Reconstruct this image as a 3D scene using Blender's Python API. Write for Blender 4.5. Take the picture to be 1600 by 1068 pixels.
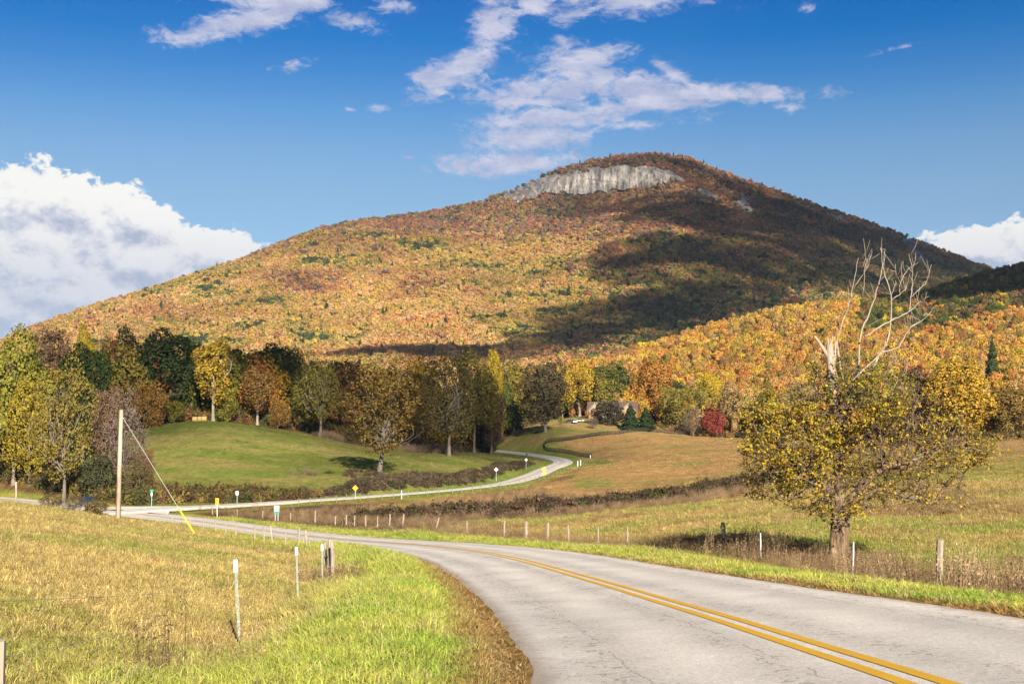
import bpy, bmesh, math, random
import numpy as np
from mathutils import Vector, Matrix, Euler, noise

for o in list(bpy.data.objects):
    bpy.data.objects.remove(o)
SC = bpy.context.scene
COL = SC.collection
rad = math.radians

# ------------------------------------------------------------------ camera
# The camera's eye is the world origin; it looks along +Y, level, with the lens shifted up.
cam_data = bpy.data.cameras.new('camera')
cam = bpy.data.objects.new('camera', cam_data)
COL.objects.link(cam)
cam.location = (0, 0, 0)
cam.rotation_euler = (rad(90), 0, 0)
cam_data.lens = 45.0
cam_data.sensor_width = 36.0
cam_data.shift_y = 106.0 / 1600.0
cam_data.clip_start = 0.1
cam_data.clip_end = 30000
SC.camera = cam

# ------------------------------------------------------------------ sun, sky, exposure
SUN_EL, SUN_AZ = rad(25.5), rad(14.0)          # the sun stands behind the camera, a little to the right
SUNV = Vector((math.sin(SUN_AZ) * math.cos(SUN_EL), -math.cos(SUN_AZ) * math.cos(SUN_EL), math.sin(SUN_EL)))
sd = bpy.data.lights.new('sun', 'SUN')
sun = bpy.data.objects.new('sun', sd)
COL.objects.link(sun)
sd.energy = 5.0
sd.angle = rad(0.5)
sd.color = (1.0, 0.91, 0.76)
sun.rotation_euler = SUNV.to_track_quat('Z', 'Y').to_euler()
EXPOSURE = 1.48
SC.view_settings.view_transform = 'Standard'
SC.view_settings.look = 'None'
SC.view_settings.exposure = EXPOSURE
SC.view_settings.gamma = 1.0
SC.view_settings.use_curve_mapping = False
SC.render.engine = 'CYCLES'
SC.cycles.max_bounces = 6
SC.cycles.diffuse_bounces = 3
SC.cycles.glossy_bounces = 2
SC.cycles.transmission_bounces = 4
SC.cycles.transparent_max_bounces = 12
SC.cycles.caustics_reflective = False
SC.cycles.caustics_refractive = False


def srgb(r, g, b):
    f = lambda c: (c / 255 / 12.92) if c / 255 <= 0.04045 else ((c / 255 + 0.055) / 1.055) ** 2.4
    return (f(r), f(g), f(b))


class NT:
    """a small helper for building node trees"""

    def __init__(s, tree):
        s.t = tree
        s.t.nodes.clear()

    def n(s, typ, **kw):
        nd = s.t.nodes.new(typ)
        for k, v in kw.items():
            setattr(nd, k, v)
        return nd

    def put(s, sock, v):
        if v is None:
            return
        if isinstance(v, bpy.types.NodeSocket):
            s.t.links.new(v, sock)
        else:
            if sock.type == 'RGBA' and not isinstance(v, (int, float)) and len(v) == 3:
                v = tuple(v) + (1.0,)
            sock.default_value = v

    def math(s, op, a, b=None, c=None, clamp=False):
        nd = s.n('ShaderNodeMath', operation=op, use_clamp=clamp)
        for i, v in enumerate((a, b, c)):
            s.put(nd.inputs[i], v)
        return nd.outputs[0]

    def vmath(s, op, a, b=None):
        nd = s.n('ShaderNodeVectorMath', operation=op)
        s.put(nd.inputs[0], a)
        if op == 'SCALE':
            s.put(nd.inputs['Scale'], b)
        else:
            s.put(nd.inputs[1], b)
        return nd.outputs[1] if op in ('DOT_PRODUCT', 'LENGTH', 'DISTANCE') else nd.outputs[0]

    def mix(s, f, a, b, mode='MIX'):
        nd = s.n('ShaderNodeMix', data_type='RGBA', blend_type=mode)
        s.put(nd.inputs[0], f)
        s.put(nd.inputs[6], a)
        s.put(nd.inputs[7], b)
        return nd.outputs[2]

    def noise(s, vec, scale, detail=4, rough=0.55, dim='3D', dist=0.0):
        nd = s.n('ShaderNodeTexNoise', noise_dimensions=dim)
        s.put(nd.inputs['Vector'], vec)
        nd.inputs['Scale'].default_value = scale
        nd.inputs['Detail'].default_value = detail
        nd.inputs['Roughness'].default_value = rough
        nd.inputs['Distortion'].default_value = dist
        return nd.outputs[0]

    def ramp(s, f, stops, interp='LINEAR'):
        nd = s.n('ShaderNodeValToRGB')
        s.put(nd.inputs[0], f)
        r = nd.color_ramp
        r.interpolation = interp
        while len(r.elements) < len(stops):
            r.elements.new(0.5)
        for e, (p, c) in zip(r.elements, stops):
            e.position = p
            e.color = tuple(c) + (1.0,) if len(c) == 3 else c
        return nd.outputs[0]

    def smooth(s, v, a, b):
        nd = s.n('ShaderNodeMapRange', interpolation_type='SMOOTHSTEP')
        s.put(nd.inputs[0], v)
        nd.inputs[1].default_value = a
        nd.inputs[2].default_value = b
        return nd.outputs[0]

    def xyz(s, x, y, z):
        nd = s.n('ShaderNodeCombineXYZ')
        for i, v in enumerate((x, y, z)):
            s.put(nd.inputs[i], v)
        return nd.outputs[0]


# ---- sky: Nishita, deepened towards the zenith, with the clouds of the day as procedural fields over the sky sphere
world = bpy.data.worlds.new('World')
SC.world = world
world.use_nodes = True
W = NT(world.node_tree)
SKY_STR = 0.1
sky = W.n('ShaderNodeTexSky', sky_type='NISHITA')
sky.sun_disc = False
sky.sun_elevation = SUN_EL
sky.sun_rotation = math.pi - SUN_AZ
sky.altitude = 500
sky.air_density = 1.0
sky.dust_density = 0.6
sky.ozone_density = 1.6
tc = W.n('ShaderNodeTexCoord')
sep = W.n('ShaderNodeSeparateXYZ')
W.put(sep.inputs[0], tc.outputs['Generated'])
dx, dy, dz = sep.outputs
az = W.math('MULTIPLY', W.math('ARCTAN2', dx, dy), 20.0)       # 1 unit = 0.05 rad
el = W.math('MULTIPLY', W.math('ARCSINE', dz), 20.0)
tint = W.ramp(W.math('DIVIDE', el, 12.4, clamp=True),
              [(0.0, (0.30, 0.36, 0.52)), (0.13, (0.326, 0.40, 0.49)), (0.27, (0.36, 0.43, 0.50)), (0.32, (0.32, 0.427, 0.522)), (0.365, (0.215, 0.392, 0.536)), (0.41, (0.10, 0.32, 0.535)), (0.455, (0.012, 0.262, 0.522)), (0.5, (0.004, 0.226, 0.507)), (1.0, (0.03, 0.24, 0.50))])
base_sky = W.vmath('SCALE', W.mix(1.0, sky.outputs[0], tint, 'MULTIPLY'), 2 ** (0.9 - EXPOSURE))


def sph(px, py):
    """a point of the photograph as azimuth and elevation in the sky's 0.05 rad units"""
    a = math.atan2(px - 800, 2000)
    return (20 * a, 20 * math.atan2((640 - py) / 2000 * math.cos(a), 1))


GROW = 1.22


def field(blobs, a, e):
    out = None
    for (px, py, rx, ry, rot, *st_) in blobs:
        ca, ce = sph(px, py)
        ux = W.math('SUBTRACT', a, ca)
        uy = W.math('SUBTRACT', e, ce)
        c, s_ = math.cos(rad(rot)), math.sin(rad(rot))
        rx, ry = rx * GROW, ry * GROW
        x = W.math('ADD', W.math('MULTIPLY', ux, c * 100 / rx), W.math('MULTIPLY', uy, s_ * 100 / rx))
        y = W.math('ADD', W.math('MULTIPLY', ux, -s_ * 100 / ry), W.math('MULTIPLY', uy, c * 100 / ry))
        r2 = W.math('ADD', W.math('MULTIPLY', x, x), W.math('MULTIPLY', y, y))
        g = W.math('SUBTRACT', st_[0] if st_ else 1.0, W.math('SQRT', r2))
        out = g if out is None else W.math('SMOOTH_MAX', out, g, 0.25)
    return out


CUM = [(40, 312, 75, 48, 0), (140, 332, 85, 52, -15), (215, 345, 50, 34, -15), (60, 408, 170, 80, 0), (235, 414, 110, 48, -12),
       (345, 398, 90, 32, -6), (110, 455, 230, 60, -4), (-20, 470, 120, 50, 0), (-120, 380, 160, 110, 0), (-330, 420, 190, 80, 0),
       (1530, 386, 75, 24, -4), (1660, 382, 110, 40, 0), (1820, 420, 130, 50, 0)]
# centre, radii, tilt, strength
WISP = [(380, 32, 95, 20, 14, 1.0), (430, 0, 90, 18, 0, 1.0), (540, 32, 50, 15, -8, .75), (458, 102, 34, 11, 10, .7), (590, 168, 17, 7, 0, .8), (548, 171, 12, 5, -10, .5),
        (768, 45, 32, 62, -20, 1.0), (725, 100, 80, 20, 28, 1.0), (660, 120, 26, 12, 0, .9), (700, 125, 80, 18, 0, .6), (900, 108, 62, 34, 10, 1.0), (890, 135, 120, 22, 6, 1.0), (985, 138, 130, 22, -14, 1.0),
        (1130, 148, 120, 13, -3, 1.0), (1040, 164, 100, 11, 0, 1.0), (870, 185, 110, 17, 4, 1.0), (830, 214, 85, 18, 4, 1.0), (790, 258, 95, 16, 2, 1.0), (830, 160, 90, 12, 0, .9),
        (838, 12, 36, 20, 0, .9), (890, 24, 36, 14, 10, .85), (985, 0, 110, 20, 0, .95), (1228, 166, 26, 8, 0, .85), (1408, 74, 48, 6, 8, .6), (1265, 12, 14, 12, 0, .45),
        (875, 62, 16, 10, 0, .6), (1000, 195, 60, 9, 0, .7), (610, 10, 40, 14, 0, .6), (640, 246, 22, 4, 0, .5), (1045, 112, 40, 12, -30, .7)]


def cloud_field(blobs, a, e, sx, sy, amp, detail, fine=0.45, dist=0.5):
    p = W.xyz(W.math('MULTIPLY', a, sx), W.math('MULTIPLY', e, sy), 0.37)
    n1 = W.noise(p, 1.0, detail, 0.62, dist=dist)
    n2 = W.noise(p, 3.1, 6, 0.68, dist=dist)
    f = field(blobs, a, e)
    f = W.math('MULTIPLY_ADD', W.math('SUBTRACT', n1, 0.5), amp, f)
    return W.math('MULTIPLY_ADD', W.math('SUBTRACT', n2, 0.5), amp * fine, f)


k = 1.0 / (SKY_STR * 2 ** EXPOSURE)      # turns a wished display brightness into sky radiance
cum0 = cloud_field(CUM, az, el, 1.7, 2.3, 1.5, 8, 0.6, 0.3)
cum1 = cloud_field(CUM, W.math('ADD', az, 0.10), W.math('ADD', el, 0.22), 1.7, 2.3, 1.5, 8, 0.6, 0.3)
cum_a = W.smooth(cum0, 0.0, 0.15)
# light falls from above: the field thins towards the light on lit flanks
cum_l = W.smooth(W.math('SUBTRACT', cum0, cum1), -0.55, 0.3)
belly = W.smooth(el, 1.55, 3.2)
cum_l = W.math('MULTIPLY', cum_l, W.math('MULTIPLY_ADD', belly, 0.55, 0.45))
cum_c = W.ramp(cum_l, [(0.0, tuple(c * k for c in srgb(172, 182, 206))), (0.45, tuple(c * k for c in srgb(214, 216, 226))), (1.0, tuple(c * k for c in srgb(250, 248, 244)))])
wisp0 = cloud_field(WISP, az, el, 1.3, 2.6, 2.3, 8, 0.75, 0.9)
wisp_a = W.math('MULTIPLY', W.smooth(wisp0, -0.2, 0.75), 0.92)
wisp_l = W.smooth(W.noise(W.xyz(W.math('MULTIPLY', az, 1.0), W.math('MULTIPLY', el, 2.4), 3.0), 1.6, 6, 0.6), 0.35, 0.7)
wisp_c = W.ramp(wisp_l, [(0.0, tuple(c * k for c in srgb(176, 183, 215))), (1.0, tuple(c * k for c in srgb(218, 217, 232)))])
# the rest of the sky, outside the photograph: the same scattered cloud
gen = W.noise(W.vmath('MULTIPLY', tc.outputs['Generated'], (2.2, 2.2, 6.0)), 1.4, 7, 0.6)
out_m = W.math('MAXIMUM', W.smooth(W.math('ABSOLUTE', az), 12.0, 17.0), W.smooth(el, 7.5, 11.0))
gen_a = W.math('MULTIPLY', W.smooth(gen, 0.55, 0.72), W.math('MULTIPLY', out_m, 0.85))
col = W.mix(gen_a, base_sky, tuple(c * k for c in srgb(215, 215, 225)))
col = W.mix(wisp_a, col, wisp_c)
col = W.mix(cum_a, col, cum_c)
bg = W.n('ShaderNodeBackground')
W.put(bg.inputs[0], col)
bg.inputs[1].default_value = SKY_STR
world.cycles.sampling_method = 'MANUAL'
world.cycles.sample_map_resolution = 512
wo = W.n('ShaderNodeOutputWorld')
W.put(wo.inputs[0], bg.outputs[0])

# ------------------------------------------------------------------ helpers
rng = np.random.default_rng(7)
random.seed(7)


def tag(o, label=None, cat=None, group=None, kind=None):
    if label: o['label'] = label
    if cat: o['category'] = cat
    if group: o['group'] = group
    if kind: o['kind'] = kind
    return o


def link(name, me, mat=None, parent=None):
    o = bpy.data.objects.new(name, me)
    COL.objects.link(o)
    if mat is not None and me is not None and not me.materials:
        me.materials.append(mat)
    if parent is not None:
        o.parent = parent
    return o


def empty(name, loc, label, cat, group=None, rz=0.0):
    o = bpy.data.objects.new(name, None)
    COL.objects.link(o)
    o.empty_display_size = 0.3
    o.location = loc
    o.rotation_euler = (0, 0, rz)
    return tag(o, label, cat, group)


def np_mesh(name, V, F, smooth=False):
    """mesh from an (n,3) array and an (m,k) array of faces, or a list of such arrays"""
    V = np.asarray(V, dtype=np.float32)
    Fs = F if isinstance(F, list) else [F]
    Fs = [np.asarray(f, dtype=np.int32) for f in Fs if len(f)]
    me = bpy.data.meshes.new(name)
    me.vertices.add(len(V))
    me.vertices.foreach_set('co', V.ravel())
    nl = sum(f.size for f in Fs)
    npoly = sum(len(f) for f in Fs)
    me.loops.add(nl)
    me.polygons.add(npoly)
    me.loops.foreach_set('vertex_index', np.concatenate([f.ravel() for f in Fs]))
    tot = np.concatenate([np.full(len(f), f.shape[1], dtype=np.int32) for f in Fs])
    st = np.concatenate([[0], np.cumsum(tot)[:-1]]).astype(np.int32)
    me.polygons.foreach_set('loop_start', st)
    if smooth:
        me.polygons.foreach_set('use_smooth', np.ones(npoly, dtype=bool))
    me.update(calc_edges=True)
    me.validate()
    return me


def set_attr(me, name, arr, typ='FLOAT', dom='POINT'):
    at = me.attributes.new(name, typ, dom)
    arr = np.asarray(arr)
    if typ in ('FLOAT', 'INT'):
        at.data.foreach_set('value', arr.astype(np.float32 if typ == 'FLOAT' else np.int32))
    elif typ == 'FLOAT_COLOR':
        c = np.ones((len(arr), 4), dtype=np.float32)
        c[:, :3] = arr
        at.data.foreach_set('color', c.ravel())
    elif typ == 'FLOAT_VECTOR':
        at.data.foreach_set('vector', arr.astype(np.float32).ravel())


class MB:
    """collects boxes, tubes, polygons and joins them into one mesh"""

    def __init__(s):
        s.v = []
        s.f = []

    def add(s, V, F):
        o = len(s.v)
        s.v += [tuple(map(float, p)) for p in V]
        s.f += [tuple(int(i) + o for i in f) for f in F]
        return s

    def box(s, c, d, rot=None):
        hx, hy, hz = d[0] / 2, d[1] / 2, d[2] / 2
        P = [Vector((x, y, z)) for z in (-hz, hz) for y in (-hy, hy) for x in (-hx, hx)]
        if rot is not None:
            P = [rot @ p for p in P]
        P = [p + Vector(c) for p in P]
        return s.add(P, [(0, 2, 3, 1), (4, 5, 7, 6), (0, 1, 5, 4), (2, 6, 7, 3), (0, 4, 6, 2), (1, 3, 7, 5)])

    def tube(s, pts, rads, sides=8, caps=True, phase=0.0):
        V, F = tube(pts, rads, sides, phase)
        F = [tuple(f) for f in F]
        n = len(pts)
        if caps:
            F.append(tuple(range(sides))[::-1])
            F.append(tuple((n - 1) * sides + i for i in range(sides)))
        return s.add(V, F)

    def prism(s, poly, axis_o, u, v, w, t):
        """a flat polygon (list of 2-d points) in the plane o+u,v, given thickness t along w"""
        o, u, v, w = Vector(axis_o), Vector(u), Vector(v), Vector(w)
        n = len(poly)
        A = [o + u * a + v * b for a, b in poly]
        B = [p + w * t for p in A]
        return s.add(A + B, [tuple(range(n))[::-1], tuple(range(n, 2 * n))] + [(i, (i + 1) % n, n + (i + 1) % n, n + i) for i in range(n)])

    def mesh(s, name, smooth=False):
        me = bpy.data.meshes.new(name)
        me.from_pydata(s.v, [], s.f)
        if smooth:
            for p in me.polygons:
                p.use_smooth = True
        bm = bmesh.new()
        bm.from_mesh(me)
        bmesh.ops.recalc_face_normals(bm, faces=bm.faces)
        bm.to_mesh(me)
        bm.free()
        me.update()
        return me

    def build(s, name, mat, parent=None, smooth=False):
        return link(name, s.mesh(name, smooth), mat, parent)


def tube(pts, rads, sides=6, phase=0.0):
    P = np.asarray(pts, float)
    R = np.broadcast_to(np.asarray(rads, float), (len(P),))
    T = np.gradient(P, axis=0)
    T /= np.linalg.norm(T, axis=1)[:, None] + 1e-9
    ref = np.array([0.0, 0, 1]) if abs(T[0, 2]) < 0.9 else np.array([1.0, 0, 0])
    a = np.arange(sides) * 2 * math.pi / sides + phase
    V = np.zeros((len(P), sides, 3))
    for i in range(len(P)):
        n = np.cross(T[i], ref)
        n /= np.linalg.norm(n) + 1e-9
        b = np.cross(T[i], n)
        ref = np.cross(n, T[i])
        V[i] = P[i] + R[i] * (np.cos(a)[:, None] * n + np.sin(a)[:, None] * b)
    F = []
    for i in range(len(P) - 1):
        for j in range(sides):
            k = (j + 1) % sides
            F.append((i * sides + j, i * sides + k, (i + 1) * sides + k, (i + 1) * sides + j))
    return V.reshape(-1, 3), np.array(F)


_perm = np.random.default_rng(3).permutation(512)


def vnoise(x, y, seed=0):
    """value noise in 0..1, vectorised"""
    xi, yi = np.floor(x).astype(int), np.floor(y).astype(int)
    xf, yf = x - xi, y - yi
    h = lambda a, b: _perm[(_perm[(a + seed * 17) & 511] + b) & 511] / 511.0
    u, v = xf * xf * (3 - 2 * xf), yf * yf * (3 - 2 * yf)
    return (h(xi, yi) * (1 - u) + h(xi + 1, yi) * u) * (1 - v) + (h(xi, yi + 1) * (1 - u) + h(xi + 1, yi + 1) * u) * v


def fbm(x, y, octs=4, seed=0, gain=0.5):
    t, a, s = 0.0, 1.0, 0.0
    for i in range(octs):
        t = t + a * vnoise(x * 2 ** i + 13.7 * i, y * 2 ** i - 7.1 * i, seed + i)
        s += a
        a *= gain
    return t / s


def sstep(x, a, b):
    t = np.clip((x - a) / (b - a), 0, 1)
    return t * t * (3 - 2 * t)


def P3(px, py, Y):
    """the place at forward distance Y seen at pixel (px, py) of the photograph: used to survey the site"""
    return np.array([(px - 800) / 2000 * Y, Y, (640 - py) / 2000 * Y])


def XY(px, Y):
    return (px - 800) / 2000 * Y, Y


def pix(x, y, z):
    y = np.maximum(y, 0.5)
    return 800 + 2000 * x / y, 640 - 2000 * z / y


# ------------------------------------------------------------------ the two roads as surveyed: x, y, z, heading, cross-fall
MAIN=[(2.39,-19.93,0.45,0.083,0.071),(2.81,-14.95,-0.00,0.066,0.071),(3.13,-9.96,-0.45,0.048,0.071),(3.37,-4.96,-0.90,0.031,0.071),
(3.53,0.03,-1.35,0.013,0.071),(3.59,5.03,-1.80,-0.004,0.071),(3.57,10.03,-2.25,-0.022,0.071),(3.43,15.03,-2.75,-0.036,0.065),
(3.20,20.03,-3.23,-0.057,0.059),(2.86,25.02,-3.70,-0.076,0.053),(2.44,30.00,-4.14,-0.092,0.048),(1.95,34.97,-4.57,-0.104,0.042),
(1.40,39.94,-4.98,-0.119,0.036),(0.75,44.90,-5.37,-0.141,0.031),(-0.02,49.84,-5.75,-0.168,0.025),(-0.93,54.76,-6.14,-0.197,0.019),
(-1.97,59.65,-6.54,-0.223,0.013),(-3.13,64.51,-6.95,-0.247,0.008),(-4.41,69.34,-7.36,-0.268,0.003),(-5.78,74.15,-7.78,-0.288,0.002),
(-7.25,78.93,-8.21,-0.306,0.000),(-8.79,83.69,-8.63,-0.322,-0.001),(-10.41,88.42,-9.04,-0.334,-0.003),(-12.06,93.14,-9.43,-0.340,-0.004),
(-13.74,97.85,-9.82,-0.344,-0.006),(-15.43,102.55,-10.18,-0.349,-0.007),(-17.16,107.25,-10.54,-0.357,-0.009),(-18.93,111.92,-10.87,-0.367,-0.010),
(-20.75,116.58,-11.20,-0.379,-0.012),(-22.63,121.21,-11.51,-0.391,-0.013),(-24.56,125.82,-11.80,-0.403,-0.013),(-26.55,130.41,-12.08,-0.417,-0.013),
(-28.61,134.97,-12.34,-0.434,-0.013),(-30.76,139.48,-12.58,-0.455,-0.012),(-33.01,143.95,-12.81,-0.477,-0.012),(-35.36,148.36,-13.03,-0.500,-0.011),
(-37.80,152.72,-13.23,-0.523,-0.011),(-40.35,157.02,-13.41,-0.546,-0.010),(-42.99,161.27,-13.59,-0.566,-0.010),(-45.71,165.46,-13.74,-0.585,-0.010),
(-48.51,169.61,-13.88,-0.602,-0.009),(-51.36,173.71,-14.01,-0.613,-0.009),(-54.27,177.79,-14.13,-0.619,-0.010),(-57.19,181.84,-14.25,-0.625,-0.010),
(-60.14,185.88,-14.36,-0.631,-0.010),(-63.12,189.89,-14.48,-0.637,-0.010),(-66.12,193.89,-14.60,-0.644,-0.010),(-69.14,197.88,-14.72,-0.650,-0.010),
(-72.19,201.84,-14.83,-0.656,-0.010),(-75.26,205.78,-14.95,-0.662,-0.010),(-78.36,209.71,-15.07,-0.668,-0.010),(-81.48,213.61,-15.19,-0.674,-0.010),
(-84.63,217.50,-15.30,-0.680,-0.010),(-87.80,221.37,-15.42,-0.686,-0.010),(-90.99,225.22,-15.54,-0.692,-0.010),(-94.20,229.05,-15.66,-0.699,-0.010),
(-97.44,232.86,-15.77,-0.705,-0.010),(-100.70,236.65,-15.89,-0.711,-0.010),(-103.99,240.42,-16.01,-0.717,-0.010),(-107.30,244.17,-16.13,-0.723,-0.010),
(-110.63,247.89,-16.24,-0.729,-0.010),(-113.98,251.60,-16.36,-0.735,-0.010),(-117.36,255.29,-16.48,-0.741,-0.010),(-120.75,258.96,-16.60,-0.747,-0.010),
(-124.18,262.60,-16.71,-0.753,-0.010),(-127.62,266.23,-16.83,-0.760,-0.010),(-131.08,269.83,-16.95,-0.766,-0.010),(-134.57,273.42,-17.07,-0.772,-0.010),
(-138.08,276.98,-17.18,-0.778,-0.010),(-141.61,280.52,-17.30,-0.784,-0.010),(-145.16,284.04,-17.42,-0.790,-0.010),(-148.74,287.54,-17.54,-0.796,-0.010)]
SIDE=[(-55.51,172.07,-13.83,0.859,0.030),(-50.96,175.99,-13.75,0.859,0.030),(-46.42,179.91,-13.67,0.859,0.030),(-41.96,183.92,-13.69,0.815,0.033),
(-37.72,188.17,-13.72,0.751,0.036),(-33.78,192.69,-13.76,0.683,0.039),(-30.14,197.46,-13.83,0.620,0.042),(-26.80,202.44,-13.91,0.561,0.046),
(-23.75,207.61,-14.00,0.506,0.049),(-20.98,212.93,-14.11,0.458,0.052),(-18.44,218.37,-14.24,0.417,0.055),(-16.10,223.89,-14.38,0.383,0.058),
(-13.95,229.49,-14.53,0.353,0.061),(-11.96,235.15,-14.68,0.323,0.064),(-10.13,240.87,-14.84,0.295,0.067),(-8.46,246.63,-15.00,0.268,0.070),
(-6.95,252.43,-15.16,0.243,0.073),(-5.57,258.27,-15.32,0.221,0.076),(-4.31,264.14,-15.49,0.202,0.073),(-3.17,270.03,-15.66,0.183,0.071),
(-2.12,275.94,-15.83,0.166,0.068),(-1.18,281.86,-15.99,0.150,0.065),(-0.32,287.80,-16.15,0.135,0.062),(0.45,293.75,-16.30,0.124,0.059),
(1.17,299.71,-16.43,0.117,0.056),(1.86,305.67,-16.56,0.114,0.053),(2.53,311.63,-16.68,0.113,0.050),(3.21,317.59,-16.80,0.114,0.047),
(3.90,323.55,-16.90,0.116,0.044),(4.61,329.51,-17.00,0.120,0.041),(5.33,335.47,-17.08,0.121,0.038),(6.05,341.42,-17.16,0.117,0.035),
(6.73,347.39,-17.22,0.110,0.032),(7.37,353.35,-17.28,0.103,0.031),(7.98,359.32,-17.32,0.103,0.030),(8.61,365.29,-17.36,0.109,0.029),
(9.29,371.25,-17.38,0.120,0.028),(10.05,377.20,-17.40,0.133,0.028),(10.89,383.14,-17.40,0.148,0.027),(11.82,389.07,-17.40,0.164,0.026),
(12.84,394.98,-17.39,0.177,0.025),(13.90,400.89,-17.37,0.176,0.024),(14.91,406.80,-17.34,0.162,0.023),(15.80,412.73,-17.30,0.134,0.023),
(16.50,418.69,-17.25,0.096,0.022),(16.93,424.68,-17.19,0.046,0.021),(17.03,430.67,-17.13,-0.015,0.020),(16.73,436.67,-17.05,-0.084,0.019),
(16.02,442.62,-16.96,-0.152,0.019),(14.91,448.52,-16.86,-0.220,0.019),(13.41,454.33,-16.75,-0.287,0.018),(11.53,460.02,-16.63,-0.349,0.018),
(9.33,465.60,-16.50,-0.401,0.018),(6.86,471.07,-16.36,-0.446,0.017),(4.17,476.43,-16.21,-0.485,0.017),(1.26,481.68,-16.05,-0.528,0.017),
(-1.88,486.79,-15.88,-0.575,0.017),(-5.27,491.74,-15.69,-0.625,0.016),(-8.91,496.51,-15.50,-0.678,0.016),(-12.80,501.08,-15.30,-0.736,0.016),
(-16.96,505.40,-15.08,-0.798,0.015),(-21.39,509.45,-14.86,-0.859,0.015),(-26.02,513.26,-14.62,-0.902,0.015),(-30.76,516.93,-14.47,-0.913,0.015),
(-35.55,520.55,-14.32,-0.923,0.015),(-40.37,524.12,-14.17,-0.934,0.015),(-45.23,527.64,-14.02,-0.944,0.015),(-50.13,531.11,-13.87,-0.955,0.015),
(-55.06,534.53,-13.72,-0.965,0.015),(-60.03,537.89,-13.57,-0.975,0.015),(-65.03,541.20,-13.42,-0.986,0.015),(-70.07,544.46,-13.27,-0.996,0.015),
(-75.14,547.67,-13.12,-1.007,0.015),(-80.24,550.82,-12.97,-1.017,0.015),(-85.38,553.92,-12.82,-1.028,0.015),(-90.55,556.97,-12.67,-1.038,0.015),
(-95.75,559.96,-12.52,-1.049,0.015),(-100.98,562.90,-12.37,-1.059,0.015)]
MAIN = np.array(MAIN)
SIDE = np.array(SIDE)
HW_M, HW_S = 3.2, 2.9


def resample(R, step, n0):
    S = np.concatenate([[0], np.cumsum(np.hypot(np.diff(R[:, 0]), np.diff(R[:, 1])))])
    q = np.arange(0, S[-1], step)
    i = np.clip(np.searchsorted(S, q, 'right') - 1, 0, len(S) - 2)
    t = (q - S[i]) / (S[i + 1] - S[i])
    # Catmull-Rom on the positions, linear on heading and cross-fall
    g = lambda k: R[np.clip(k, 0, len(R) - 1), :3]
    p0, p1, p2, p3 = g(i - 1), g(i), g(i + 1), g(i + 2)
    t_ = t[:, None]
    P = 0.5 * (2 * p1 + (p2 - p0) * t_ + (2 * p0 - 5 * p1 + 4 * p2 - p3) * t_ ** 2 + (3 * p1 - p0 - 3 * p2 + p3) * t_ ** 3)
    hb = R[i, 3:] * (1 - t_) + R[i + 1, 3:] * t_
    return np.hstack([P, hb])


MR = resample(MAIN, 0.5, 0)
SR = resample(SIDE, 1.0, 0)


def road_query(x, y, R):
    """signed lateral offset (right positive), road height there, along-index"""
    x, y = np.asarray(x, float).ravel(), np.asarray(y, float).ravel()
    off, z, idx = np.empty_like(x), np.empty_like(x), np.empty(len(x), int)
    RR = R[::2]
    for a in range(0, len(x), 20000):
        xs, ys = x[a:a + 20000], y[a:a + 20000]
        d = (xs[:, None] - RR[None, :, 0]) ** 2 + (ys[:, None] - RR[None, :, 1]) ** 2
        i = np.argmin(d, 1)
        r = RR[i]
        ch, sh = np.cos(r[:, 3]), np.sin(r[:, 3])
        ddx, ddy = xs - r[:, 0], ys - r[:, 1]
        o = ddx * ch - ddy * sh
        al = ddx * sh + ddy * ch
        dist = np.sqrt(d[np.arange(len(i)), i])
        o = np.where(np.abs(al) > 3, np.sign(o + 1e-9) * np.maximum(np.abs(o), dist), o)
        j = np.clip(i + np.sign(al).astype(int), 0, len(RR) - 1)
        sp = np.hypot(RR[j, 0] - r[:, 0], RR[j, 1] - r[:, 1]) + 1e-6
        t = np.where(i == j, 0, np.clip(np.abs(al) / sp, 0, 1))
        off[a:a + 20000] = o
        z[a:a + 20000] = r[:, 2] * (1 - t) + RR[j, 2] * t + np.clip(o, -4, 4) * r[:, 4]
        idx[a:a + 20000] = i * 2
    return off, z, idx


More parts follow.
